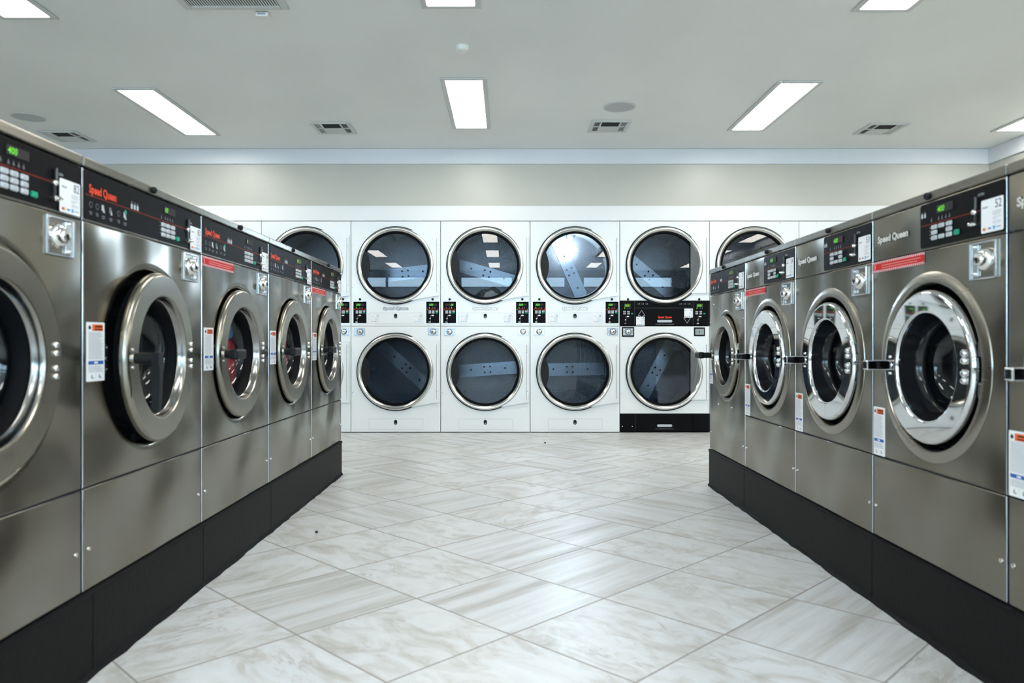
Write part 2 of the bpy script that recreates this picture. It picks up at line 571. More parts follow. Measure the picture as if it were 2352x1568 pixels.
# ------------------------------------------------------------------ small shared pieces
def sticker(mb, x0, x1, z0, z1, y, num, base=True):
    w, h = x1 - x0, z1 - z0
    mb.prism(rrect(x0, x1, z0, z1, 0.004), y, y + 0.0012, 'paper' if base else 'clear_film')
    yy = y - 0.0006
    mb.text(num, x1 - 0.06 * w, z1 - 0.31 * h, yy, 0.36 * h, 'navy', 'RIGHT', sx=0.85)
    mb.rect(x0 + 0.07 * w, x0 + 0.32 * w, z1 - 0.26 * h, z1 - 0.21 * h, yy, 'grey_ink')
    for k, (a, b) in enumerate(((0.54, 0.93), (0.54, 0.93), (0.54, 0.88), (0.54, 0.93), (0.54, 0.74), (0.54, 0.93), (0.54, 0.91))):
        zz = z1 - (0.42 + 0.048 * k + (0.03 if k > 2 else 0) + (0.03 if k > 4 else 0)) * h
        mb.rect(x0 + a * w, x0 + b * w, zz, zz + 0.018 * h, yy, 'soft_ink')
    mb.disc(x0 + 0.13 * w, z0 + 0.11 * h, 0.045 * h, yy, 'red', 16)
    mb.disc(x0 + 0.20 * w, z0 + 0.11 * h, 0.045 * h, yy - 0.0003, 'amber', 16)
    mb.rect(x0 + 0.33 * w, x0 + 0.47 * w, z0 + 0.09 * h, z0 + 0.135 * h, yy, 'blue')
    mb.rect(x0 + 0.55 * w, x0 + 0.66 * w, z0 + 0.06 * h, z0 + 0.17 * h, yy, 'sky')
    mb.rect(x0 + 0.70 * w, x0 + 0.92 * w, z0 + 0.10 * h, z0 + 0.135 * h, yy, 'grey_ink')

def warning_label(mb, x0, x1, z0, z1, y):
    w, h = x1 - x0, z1 - z0
    mb.prism(rrect(x0, x1, z0, z1, 0.003), y, y + 0.001, 'paper')
    yy = y - 0.0006
    mb.rect(x0 + 0.30 * w, x0 + 0.90 * w, z1 - 0.145 * h, z1 - 0.035 * h, yy, 'orange')
    mb.rect(x0 + 0.44 * w, x0 + 0.84 * w, z1 - 0.085 * h, z1 - 0.06 * h, yy - 0.0003, 'black')
    mb.rect(x0 + 0.42 * w, x0 + 0.86 * w, z1 - 0.13 * h, z1 - 0.11 * h, yy - 0.0003, 'black')
    mb.flat([(x0 + 0.10 * w, z1 - 0.12 * h), (x0 + 0.22 * w, z1 - 0.12 * h), (x0 + 0.24 * w, z1 - 0.09 * h), (x0 + 0.16 * w, z1 - 0.045 * h), (x0 + 0.08 * w, z1 - 0.09 * h)], yy, 'black')
    rr = random.Random(3)
    for k in range(24):
        zz = z1 - (0.165 + 0.0195 * k) * h
        mb.rect(x0 + 0.08 * w, x0 + rr.uniform(0.72, 0.93) * w, zz - 0.009 * h, zz, yy, 'soft_ink')
    mb.rect(x0 + 0.08 * w, x0 + 0.92 * w, z0 + 0.285 * h, z0 + 0.345 * h, yy, 'blue')
    mb.rect(x0 + 0.40 * w, x0 + 0.60 * w, z0 + 0.30 * h, z0 + 0.33 * h, yy - 0.0003, 'paper')
    for k in range(6):
        zz = z0 + (0.26 - 0.019 * k) * h
        mb.rect(x0 + 0.08 * w, x0 + rr.uniform(0.75, 0.93) * w, zz - 0.009 * h, zz, yy, 'soft_ink')
    mb.rect(x0 + 0.49 * w, x0 + 0.505 * w, z0 + 0.03 * h, z0 + 0.14 * h, yy, 'soft_ink')
    for a in (0.25, 0.68):
        mb.rect(x0 + a * w, x0 + (a + 0.04) * w, z0 + 0.05 * h, z0 + 0.11 * h, yy, 'black')
        mb.rect(x0 + a * w, x0 + (a + 0.14) * w, z0 + 0.05 * h, z0 + 0.062 * h, yy, 'black')

def red_strip(mb, x0, x1, z0, z1, y):
    mb.rect(x0, x1, z0, z1, y, 'paper')
    e = 0.20 * (z1 - z0)
    yy = y - 0.0006
    mb.rect(x0, x1, z0 + e, z1 - e, yy, 'red')
    n = 26
    s = (x1 - x0) / n
    for za, zb in ((z0, z0 + e), (z1 - e, z1)):
        for k in range(n):
            a = x0 + k * s
            mb.flat([(a, za), (a + 0.5 * s, za), (min(x1, a + s), zb), (a + 0.5 * s, zb)], yy, 'red')
    zc = (z0 + z1) / 2
    mb.rect(x0 + 0.18 * (x1 - x0), x1 - 0.06 * (x1 - x0), zc + 0.0015, zc + 0.004, yy - 0.0004, 'pink')
    mb.rect(x0 + 0.18 * (x1 - x0), x1 - 0.12 * (x1 - x0), zc - 0.006, zc - 0.0035, yy - 0.0004, 'pink')
    mb.rect(x0 + 0.03 * (x1 - x0), x0 + 0.055 * (x1 - x0), zc - 0.009, zc + 0.009, yy - 0.0004, 'pink')

def coin_box(mb_plate, mb_lock, x0, x1, z0, z1, y, lockr, right=False):
    """bright folded plate around a recess, with four screws; domed lock beside a key slot"""
    cz = (z0 + z1) / 2
    t = 0.007
    mb_plate.box(x0, x1, y - 0.001, y + 0.004, z0, z1, 'door_steel')
    for a, b, c, d in ((x0, x0 + t, z0, z1), (x1 - t, x1, z0, z1), (x0, x1, z0, z0 + t * 0.7), (x0, x1, z1 - t * 0.7, z1)):
        mb_plate.bbox(a, b, y - 0.0055, y, c, d, 0.0015, 'zinc', 1)
    fx = x0 + 0.26 * (x1 - x0) if right else x1 - 0.26 * (x1 - x0)
    wx = 0.20 * (x1 - x0)
    mb_plate.bbox(min(fx - wx / 2, fx + wx / 2), max(fx - wx / 2, fx + wx / 2), y - 0.006, y, z0 + t, z1 - t, 0.002, 'zinc', 1)
    for s in (-1, 1):
        mb_plate.lathe([(0.0045, y - 0.006), (0.0045, y - 0.009), (0.003, y - 0.011), (0.0001, y - 0.0115)], fx, cz + s * 0.36 * (z1 - z0), 'nickel', 12)
    lx = x1 - 0.34 * (x1 - x0) if right else x0 + 0.34 * (x1 - x0)
    R = lockr
    mb_lock.lathe([(R, y - 0.001), (R, y - 0.008), (R * 0.9, y - 0.016), (R * 0.72, y - 0.021), (R * 0.6, y - 0.022), (R * 0.58, y - 0.026), (R * 0.5, y - 0.03), (0.0001, y - 0.031)], lx, cz, 'nickel', 32)
    mb_lock.disc(lx, cz, R * 0.17, y - 0.0318, 'void', 12)
    mb_lock.rect(lx - R * 0.06, lx + R * 0.10, cz - R * 0.34, cz, y - 0.0318, 'void')

def coin_slot(mb, x, zs0, zs1, zk, zl, y):
    """upright coin entry with a round knob and a return lever under it"""
    mb.bbox(x + 0.002, x + 0.009, y - 0.008, y, zs0, zs1, 0.002, 'dark_steel', 1)
    mb.rect(x + 0.0045, x + 0.0065, zs0 + 0.006, zs1 - 0.004, y - 0.0085, 'void')
    mb.lathe([(0.008, y), (0.008, y - 0.006), (0.006, y - 0.010), (0.0001, y - 0.011)], x, zk, 'nickel', 20)
    mb.box(x + 0.0005, x + 0.0035, y - 0.005, y, zl, zk, 'dark_steel')
    mb.lathe([(0.0075, y), (0.007, y - 0.010), (0.004, y - 0.022), (0.0001, y - 0.024)], x + 0.002, zl, 'nickel', 16)
    mb.bbox(x - 0.014, x + 0.006, y - 0.014, y - 0.007, zl - 0.003, zl + 0.004, 0.0015, 'nickel', 1)

def knob_lock(mb, x, z, y, r):
    mb.lathe([(r, y), (r, y - 0.006), (r * 0.85, y - 0.009), (r * 0.4, y - 0.010), (r * 0.35, y - 0.007), (0.0001, y - 0.007)], x, z, 'black', 20)

def logo(mb, s, x, z, y, fit, size, face, edge):
    """heavy rounded lettering: several slightly shifted copies make the strokes bold, a wider set makes the outline"""
    def ring(rad, n, yy, mat):
        for i in range(n):
            a = 2 * PI * i / n
            mb.text(s, x + rad * math.cos(a), z + rad * math.sin(a), yy + 0.00002 * i, size, mat, 'CENTER', thick=0.02, fit=fit * 0.985)
    ring(0.0038, 10, y, edge)
    ring(0.0017, 8, y - 0.0010, face)

# ------------------------------------------------------------------ washers
def cabinet_shell(mb, W, zt, depth=0.74):
    g = 0.006
    for a, b in ((g, g + 0.002), (W - g - 0.002, W - g)):
        mb.box(a, b, 0.022, depth, 0.002, zt - 0.004, 'dark_steel')
    mb.box(g, W - g, depth - 0.004, depth, 0.002, zt - 0.004, 'dark_steel')
    mb.box(g, W - g, 0.03, depth, zt - 0.006, zt - 0.004, 'steel_cap')
    mb.box(g, W - g, 0.03, depth, 0.002, 0.004, 'dark_steel')

def full_control(mb_panel, mb_ink, mb_disp, mb_keys, mb_coin, W, z0, z1, code, lit=False):
    """full-width black control fascia"""
    k = W / 0.745
    X = lambda x: x * k
    Z = lambda z: z0 + (z - 1.19) / (1.328 - 1.19) * (z1 - z0)
    y = 0.001
    mb_panel.panel(0.005, W - 0.005, z0 + 0.001, z1 - 0.001, 'steel_cap', r=0.003, depth=0.02, y=0.0015, edge='zinc')
    mb_panel.prism(rrect(0.010, W - 0.009, z0 + 0.006, z1 - 0.004, 0.006), y - 0.001, y + 0.006, 'panel_black')
    yy = y - 0.0018
    mb_ink.text('Speed Queen', X(0.031), Z(1.268), yy, 0.031 * (z1 - z0) / 0.138, 'brandred', thick=0.03, fit=X(0.136))
    mb_ink.rect(0.012, X(0.612), Z(1.2585), Z(1.2622), yy, 'line_red')
    for i in range(3):
        x = X(0.246 + 0.017 * i)
        mb_ink.rect(x, x + 0.011, Z(1.264), Z(1.278), yy, 'light_ink')
        mb_ink.disc(x + 0.0055, Z(1.282), 0.0035, yy, 'dim_ink', 10)
    for i, (x, c) in enumerate(((0.039, 'dim_ink'), (0.070, 'dim_ink'), (0.099, 'light_ink'), (0.137, 'dim_ink'), (0.179, 'dim_ink'), (0.213, 'light_ink'))):
        if i in (0, 1, 4):
            mb_ink.disc(X(x), Z(1.237), 0.008, yy, 'dim_ink', 14)
            mb_ink.disc(X(x), Z(1.237), 0.006, yy - 0.0003, 'panel_black', 14)
            mb_ink.rect(X(x) - 0.008, X(x) + 0.006, Z(1.216), Z(1.219), yy, 'dim_ink')
            mb_ink.rect(X(x) - 0.005, X(x) + 0.006, Z(1.211), Z(1.214), yy, 'dim_ink')
        else:
            mb_ink.rect(X(x) - 0.008, X(x) + 0.003, Z(1.230), Z(1.246), yy, c)
            mb_ink.flat([(X(x) - 0.002, Z(1.226)), (X(x) + 0.008, Z(1.226)), (X(x) + 0.003, Z(1.240))], yy - 0.0003, 'light_ink')
            mb_ink.rect(X(x) - 0.008, X(x) + 0.009, Z(1.214), Z(1.217), yy, 'dim_ink')
            mb_ink.rect(X(x) - 0.006, X(x) + 0.007, Z(1.209), Z(1.212), yy, 'dim_ink')
    mb_ink.disc(X(0.213) + 0.002, Z(1.247), 0.007, yy - 0.0006, 'green', 12)
    for i, x in enumerate((0.437, 0.463, 0.480, 0.497, 0.514)):
        mb_ink.flat([(X(x) - 0.004, Z(1.267)), (X(x) + 0.004, Z(1.267)), (X(x), Z(1.279))], yy, 'dim_ink')
    for i in range(4):
        mb_ink.rect(X(0.424), X(0.431), Z(1.252 - 0.011 * i), Z(1.255 - 0.011 * i), yy, 'dim_ink')
    mb_ink.text('COIN', X(0.640), Z(1.283), yy, 0.009, 'light_ink')
    d0, d1, e0, e1 = X(0.455), X(0.532), Z(1.287), Z(1.309)
    mb_disp.prism(rrect(d0, d1, e0, e1, 0.002), y - 0.0028, y, 'lcd_lit' if lit else 'lcd')
    mb_disp.text(code, d0 + 0.004, e0 + 0.004, y - 0.0034, 0.021, 'led', shear=0.15, thick=0.012)
    for x in (0.448, 0.4806, 0.515):
        for z in (1.2485, 1.2326, 1.2168):
            mb_keys.bbox(X(x) - 0.0125 * k, X(x) + 0.0125 * k, y - 0.0055, y + 0.001, Z(z) - 0.0063, Z(z) + 0.0063, 0.002, 'key', 1)
            mb_keys.rect(X(x) - 0.005, X(x) + 0.005, Z(z) - 0.0012, Z(z) + 0.0012, y - 0.0058, 'grey_ink')
    mb_keys.bbox(X(0.550) - 0.011, X(0.550) + 0.011, y - 0.0055, y + 0.001, Z(1.2168) - 0.007, Z(1.2168) + 0.007, 0.002, 'green', 1)
    coin_slot(mb_coin, X(0.624), Z(1.268), Z(1.296), Z(1.260), Z(1.222), y - 0.001)
    return X, Z

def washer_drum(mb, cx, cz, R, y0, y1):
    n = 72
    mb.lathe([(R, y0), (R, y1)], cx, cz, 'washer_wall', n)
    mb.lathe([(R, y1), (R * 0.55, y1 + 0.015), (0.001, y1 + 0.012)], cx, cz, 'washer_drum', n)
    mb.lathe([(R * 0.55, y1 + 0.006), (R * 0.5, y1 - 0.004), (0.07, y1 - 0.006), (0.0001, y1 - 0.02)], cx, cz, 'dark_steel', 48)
    for i in range(3):
        a = 2 * PI * i / 3 + math.radians(50)
        m = Matrix.Translation((cx + (R - 0.02) * math.cos(a), (y0 + y1) / 2, cz + (R - 0.02) * math.sin(a))) @ Matrix.Rotation(-a, 4, 'Y')
        mb.xbox((0.05, (y1 - y0) * 0.9, 0.05), m, 'dark_steel')

def satin_door(t, cx, cz, R, key, ajar=0.0, tilt=False):
    """flat brushed annulus door, cone bezel, bowl glass, black paddle handle; hinged on its right"""
    k = R / 0.2577
    hx = R * 0.93
    d = bpy.data.objects.new('door', None)
    def body():
        mb = MB()
        P = [(0.246, 0.006), (0.2540, 0.005), (0.2572, 0.001), (0.2577, -0.006), (0.2562, -0.0135), (0.2525, -0.0190), (0.2470, -0.0220), (0.1900, -0.0225), (0.1865, -0.0215), (0.1840, -0.0180), (0.1820, -0.010), (0.1785, 0.004), (0.1765, 0.0065)]
        split = 9
        mb.lathe([(r * k, y) for r, y in P[:split + 1]], -hx, 0, 'door_steel')
        mb.lathe([(r * k, y) for r, y in P[split:]], -hx, 0, 'bezel')
        mb.lathe([(0.1765 * k, 0.0065), (0.1700 * k, 0.009), (0.1640 * k, 0.022), (0.159 * k, 0.034), (0.1575 * k, 0.044), (0.164 * k, 0.050), (0.205 * k, 0.044), (0.240 * k, 0.026), (0.246 * k, 0.006)], -hx, 0, 'rubber')
        return mb
    dr = part('door', body, t, key + 'door')
    dr.location = (cx + hx, -0.001, cz)
    dr.rotation_euler = (0, 0, math.radians(ajar))
    bpy.data.objects.remove(d)
    def gl():
        mb = MB()
        mb.lathe([(0.1585 * k, 0.038), (0.154 * k, 0.054), (0.142 * k, 0.070), (0.112 * k, 0.085), (0.06 * k, 0.093), (0.0005, 0.095)], -hx, 0, 'glass_washer', 64)
        return mb
    part('door_glass', gl, dr, key + 'glass', label='clear bowl-shaped glass')
    for dz in (0.039, 0.019, -0.016, -0.036):
        part('hinge_bolt', lambda: MB().lathe([(0.0075, -0.0225), (0.0072, -0.026), (0.005, -0.029), (0.0001, -0.030)], -hx + 0.222 * k, 0, 'nickel', 16), dr, key + 'bolt', loc=(0, 0, dz))
    def handle():
        mb = MB()
        x = -hx - 0.226 * k
        mb.lathe([(0.011, -0.0225), (0.011, -0.030), (0.008, -0.032)], x, 0, 'nickel', 20)
        for dz in (0.025, -0.025):
            mb.lathe([(0.0045, -0.0225), (0.004, -0.026), (0.0001, -0.027)], x - 0.004, dz, 'nickel', 12)
        m0 = Matrix.Translation((x, -0.0, 0))
        mb.lathe([(0.0165, -0.030), (0.0165, -0.072), (0.0155, -0.076)], x, 0, 'black', 24, cap_end=True, cap_start=True)
        if tilt:
            mb.prism([(x - 0.015, 0.017), (x + 0.013, 0.017), (x + 0.016, 0.013), (x + 0.015, -0.050), (x + 0.011, -0.100), (x + 0.002, -0.142), (x - 0.004, -0.150), (x - 0.014, -0.147), (x - 0.015, -0.120), (x - 0.009, -0.090), (x - 0.010, -0.030), (x - 0.016, -0.014)], -0.098, -0.078, 'black')
            mb.lathe([(0.0165, -0.070), (0.0165, -0.080)], x, 0, 'black', 24, cap_end=True, cap_start=True)
        else:
            mb.bbox(x - 0.085, x + 0.019, -0.104, -0.072, -0.019, 0.019, 0.008, 'black', 3)
        return mb
    part('handle', handle, dr, key + 'handle' + str(tilt), label='black plastic lever handle')
    return dr

def left_washer(num, loc, label, code, strip=False, ajar=0.0, tilt=False, lit=False):
    W = WL
    zt = 1.356 - ZB
    t = thing('front_load_washer', label, 'washing machine', loc, PI / 2, 'stainless front-load washers in the left row')
    cx, cz = 0.3725, 0.83 - ZB
    def cab():
        mb = MB()
        g = 0.005
        mb.holed_panel(g, W - g, 0.4985 - ZB, 1.188 - ZB, cx, cz, 0.286, 'steel', r=0.003, edge='zinc')
        mb.lathe([(0.286, 0), (0.276, 0.0006), (0.269, 0.0020), (0.2655, 0.0045), (0.2640, 0.012), (0.2635, 0.02)], cx, cz, 'steel')
        cabinet_shell(mb, W, zt)
        mb.box(0.006, W - 0.006, 0.006, 0.022, 0.486 - ZB, 0.510 - ZB, 'void')
        return mb
    part('cabinet', cab, t, 'Lcab')
    part('lower_panel', lambda: MB().panel(0.005, W - 0.005, 0.004, 0.494 - ZB, 'steel', r=0.003, edge='zinc')
         .lathe([(0.006, 0), (0.0055, -0.003), (0.0001, -0.004)], 0.030, 0.335 - ZB, 'nickel', 12)
         .lathe([(0.006, 0), (0.0055, -0.003), (0.0001, -0.004)], W - 0.028, 0.335 - ZB, 'nickel', 12), t, 'Llow')
    def cap():
        mb = MB()
        mb.bbox(0.002, W - 0.002, -0.004, 0.74, 1.329 - ZB, zt, 0.004, 'steel_cap', 2)
        return mb
    part('top_cap', cap, t, 'Lcap')
    part('top_lock', lambda: (lambda mb: (knob_lock(mb, 0.374, 1.343 - ZB, -0.004, 0.0105), mb)[1])(MB()), t, 'Llock', label='round black lock')
    P, I, D, K, C = MB(), MB(), MB(), MB(), MB()
    full_control(P, I, D, K, C, W, 1.19 - ZB, 1.328 - ZB, code, lit)
    cp = part('control_panel', P, t, 'Lcp', label='black control panel with a thin red line')
    part('lettering', I, cp, 'Link')
    part('display', D, cp, 'Ldisp' + num, label='dark display with green digits')
    part('keypad', K, cp, 'Lkeys', label='grey keys and a green start key')
    part('coin_slot', C, cp, 'Lcoin')
    mb = MB()
    sticker(mb, 0.645, 0.7305, 1.195 - ZB, 1.277 - ZB, -0.0035, num)
    part('number_sticker', mb, t, label='white sticker numbered ' + num)
    A, B = MB(), MB()
    coin_box(A, B, 0.592, 0.704, 1.085 - ZB, 1.180 - ZB, -0.001, 0.030)
    cb = part('coin_box', A, t, 'Lcb', label='bright metal coin box plate')
    part('lock', B, cb, 'Lcbl')
    mb = MB()
    warning_label(mb, 0.018, 0.104, 0.772 - ZB, 0.928 - ZB, -0.0015)
    part('warning_label', mb, t, 'Lwarn', label='white warning label with orange heading')
    if strip:
        mb = MB()
        red_strip(mb, 0.006, 0.309, 1.151 - ZB, 1.1868 - ZB, -0.0012)
        part('notice_strip', mb, t, 'Lstrip', label='red notice strip with hatched borders')
    def gasket():
        mb = MB()
        mb.lathe([(0.2635, 0.016), (0.262, 0.052), (0.235, 0.058), (0.222, 0.050), (0.212, 0.055), (0.205, 0.075)], cx, cz, 'rubber')
        return mb
    part('door_gasket', gasket, t, 'Lgask', label='black rubber door seal')
    def latch():
        mb = MB()
        mb.bbox(cx - 0.261, cx - 0.222, 0.012, 0.045, cz - 0.040, cz + 0.040, 0.003, 'dark_steel', 1)
        for dx in (-0.254, -0.230):
            for dz in (-0.03, 0.03):
                mb.lathe([(0.0045, 0.012), (0.004, 0.009), (0.0001, 0.008)], cx + dx, cz + dz, 'nickel', 12)
        mb.lathe([(0.009, 0.012), (0.009, 0.008), (0.006, 0.007), (0.006, 0.002), (0.0001, 0.002)], cx - 0.243, cz, 'nickel', 16)
        return mb
    part('latch', latch, t, 'Llatch', label='small bolted latch plate')
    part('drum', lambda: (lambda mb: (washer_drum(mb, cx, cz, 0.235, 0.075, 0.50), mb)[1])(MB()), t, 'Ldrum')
    satin_door(t, cx, cz, 0.2577, 'L', ajar, tilt)
    return t

def right_washer(num, loc, label, code, strip=False):
    W = WR
    zt = 1.315 - ZB
    t = thing('front_load_washer', label, 'washing machine', loc, -PI / 2, 'stainless front-load washers in the right row')
    cx, cz = 0.339, 0.803 - ZB
    def cab():
        mb = MB()
        g = 0.005
        mb.holed_panel(g, W - g, 0.4985 - ZB, 1.144 - ZB, cx, cz, 0.279, 'steel', r=0.003, edge='zinc')
        mb.lathe([(0.279, 0), (0.2778, -0.0026), (0.274, -0.0042), (0.263, -0.0070), (0.253, -0.0084), (0.2465, -0.0078), (0.2428, -0.003), (0.2415, 0.02)], cx, cz, 'ring_steel')
        cabinet_shell(mb, W, zt)
        mb.box(0.006, W - 0.006, 0.006, 0.022, 0.486 - ZB, 0.510 - ZB, 'void')
        return mb
    part('cabinet', cab, t, 'Rcab')
    part('lower_panel', lambda: MB().panel(0.005, W - 0.005, 0.004, 0.494 - ZB, 'steel', r=0.003, edge='zinc')
         .lathe([(0.006, 0), (0.0055, -0.003), (0.0001, -0.004)], 0.022, 0.33 - ZB, 'nickel', 12)
         .lathe([(0.006, 0), (0.0055, -0.003), (0.0001, -0.004)], W - 0.022, 0.33 - ZB, 'nickel', 12), t, 'Rlow')
    part('top_cap', lambda: MB().bbox(0.002, W - 0.002, -0.004, 0.74, 1.287 - ZB, zt, 0.004, 'steel_cap', 2), t, 'Rcap')
    part('top_lock', lambda: (lambda mb: (knob_lock(mb, 0.334, 1.302 - ZB, -0.004, 0.0105), mb)[1])(MB()), t, 'Rlock', label='round black lock')
    def band():
        mb = MB()
        mb.panel(0.005, W - 0.005, 1.1465 - ZB, 1.2855 - ZB, 'steel', r=0.003, edge='zinc')
        mb.prism(rrect(0.291, 0.6655, 1.152 - ZB, 1.281 - ZB, 0.010), -0.0025, 0.001, 'panel_black')
        return mb
    cp = part('control_panel', band, t, 'Rcp', label='steel control band with a black key plate')
    y = -0.0025
    yy = y - 0.0006
    def ink():
        mb = MB()
        mb.rect(0.293, 0.574, 1.2165 - ZB, 1.220 - ZB, yy, 'line_red')
        for x in (0.300, 0.315):
            mb.rect(x - 0.003, x + 0.006, 1.241 - ZB, 1.253 - ZB, yy, 'light_ink')
            mb.disc(x + 0.0015, 1.256 - ZB, 0.003, yy, 'dim_ink', 10)
        for x in (0.350, 0.385, 0.402, 0.420, 0.437):
            mb.flat([(x - 0.004, 1.224 - ZB), (x + 0.004, 1.224 - ZB), (x, 1.238 - ZB)], yy, 'dim_ink')
        for i in range(4):
            mb.rect(0.340, 0.347, (1.206 - 0.010 * i) - ZB, (1.209 - 0.010 * i) - ZB, yy, 'dim_ink')
        mb.text('COIN', 0.562, 1.256 - ZB, yy, 0.010, 'light_ink')
        return mb
    part('lettering', ink, cp, 'Rink')
    def nameplate():
        mb = MB()
        for th, mt, yv in ((0.095, 'black', -0.0006), (0.045, 'badge', -0.0018)):
            mb.text('Speed Queen', 0.129, 1.203 - ZB, yv, 0.030, mt, 'CENTER', thick=th, fit=0.186 * (1.02 if th > 0.06 else 1))
        return mb
    part('nameplate', nameplate, cp, 'Rlogo', label='raised chrome lettering')
    def disp():
        mb = MB()
        mb.prism(rrect(0.376, 0.454, 1.243 - ZB, 1.267 - ZB, 0.002), y - 0.002, y, 'lcd')
        mb.text(code, 0.383, 1.247 - ZB, y - 0.0026, 0.022, 'led', shear=0.15, thick=0.012)
        return mb
    part('display', disp, cp, 'Rdisp' + code, label='dark display with green digits')
    def keys():
        mb = MB()
        for i, x in enumerate((0.367, 0.402, 0.438)):
            for j, z in enumerate((1.2068, 1.1914, 1.176)):
                if i == 1 and j == 1:
                    continue
                z -= ZB
                mb.bbox(x - 0.0135, x + 0.0135, y - 0.005, y, z - 0.0063, z + 0.0063, 0.002, 'key', 1)
                mb.rect(x - 0.005, x + 0.005, z - 0.0012, z + 0.0012, y - 0.0053, 'grey_ink')
        mb.bbox(0.473 - 0.012, 0.473 + 0.012, y - 0.005, y, 1.1767 - 0.0075 - ZB, 1.1767 + 0.0075 - ZB, 0.002, 'green', 1)
        return mb
    part('keypad', keys, cp, 'Rkeys', label='grey keys and a green start key')
    part('coin_slot', lambda: (lambda mb: (coin_slot(mb, 0.553, 1.222 - ZB, 1.256 - ZB, 1.2166 - ZB, 1.184 - ZB, y), mb)[1])(MB()), cp, 'Rcoin')
    if num:
        mb = MB()
        sticker(mb, 0.578, 0.663, 1.156 - ZB, 1.241 - ZB, -0.0048, num)
        part('number_sticker', mb, t, label='white sticker numbered ' + num)
    A, B = MB(), MB()
    coin_box(A, B, 0.5275, 0.636, 1.039 - ZB, 1.137 - ZB, -0.001, 0.030, right=True)
    cb = part('coin_box', A, t, 'Rcb', label='bright metal coin box plate')
    part('lock', B, cb, 'Rcbl')
    mb = MB()
    warning_label(mb, 0.007, 0.081, 0.500 - ZB, 0.660 - ZB, -0.0015)
    part('warning_label', mb, t, 'Rwarn', label='white warning label with orange heading')
    if strip:
        mb = MB()
        red_strip(mb, 0.006, 0.310, 1.107 - ZB, 1.1425 - ZB, -0.0012)
        part('notice_strip', mb, t, 'Rstrip', label='red notice strip with hatched borders')
    part('door_gasket', lambda: MB().lathe([(0.2415, 0.014), (0.240, 0.045), (0.215, 0.050), (0.200, 0.058), (0.190, 0.075)], cx, cz, 'rubber'), t, 'Rgask', label='black rubber door seal')
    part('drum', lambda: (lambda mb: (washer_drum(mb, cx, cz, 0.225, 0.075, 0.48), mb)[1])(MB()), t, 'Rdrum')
    def door():
        mb = MB()
        mb.lathe([(0.212, 0.030), (0.222, 0.022), (0.2265, 0.010), (0.2262, -0.004), (0.2248, -0.0115), (0.2218, -0.0170), (0.2175, -0.0202), (0.2135, -0.0210), (0.1640, -0.0214), (0.1605, -0.0205), (0.1575, -0.0178), (0.1555, -0.0125), (0.1545, -0.006)], cx, cz, 'chrome')
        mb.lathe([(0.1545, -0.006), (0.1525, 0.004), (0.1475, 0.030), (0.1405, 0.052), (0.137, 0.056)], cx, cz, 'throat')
        mb.lathe([(0.137, 0.056), (0.131, 0.060), (0.150, 0.066), (0.215, 0.030)], cx, cz, 'rubber')
        return mb
    dr = part('door', door, t, 'Rdoor', label='domed chrome door ring', angle=50)
    part('door_glass', lambda: MB().lathe([(0.1325, 0.059), (0.128, 0.080), (0.115, 0.100), (0.09, 0.113), (0.05, 0.120), (0.0005, 0.122)], cx, cz, 'glass_washer', 64), dr, 'Rglass', label='clear bowl-shaped glass')
    for dz in (0.043, 0.023, -0.010, -0.030):
        part('hinge_bolt', lambda: MB().lathe([(0.010, -0.033), (0.0095, -0.038), (0.0065, -0.042), (0.0001, -0.0435)], cx + 0.197, cz, 'chrome', 16), dr, 'Rbolt', loc=(0, 0.0115, dz))
    def handle():
        mb = MB()
        x = cx - 0.188
        mb.bbox(x - 0.014, x + 0.014, -0.102, -0.024, cz - 0.016, cz + 0.016, 0.005, 'chrome', 3)
        mb.lathe([(0.011, -0.020), (0.011, -0.026)], x, cz, 'chrome', 16)
        for dz in (-0.026, 0.026):
            mb.lathe([(0.005, -0.021), (0.004, -0.025), (0.0001, -0.026)], x + 0.002, cz + dz, 'chrome', 12)
        return mb
    part('handle', handle, dr, 'Rhandle', label='chrome door handle')
    for dz in (0.055, -0.055):
        part('hinge', lambda: MB().bbox(cx + 0.226, cx + 0.244, -0.006, 0.014, cz - 0.02, cz + 0.02, 0.002, 'dark_steel', 1), dr, 'Rhinge', loc=(0, 0, dz))
    return t

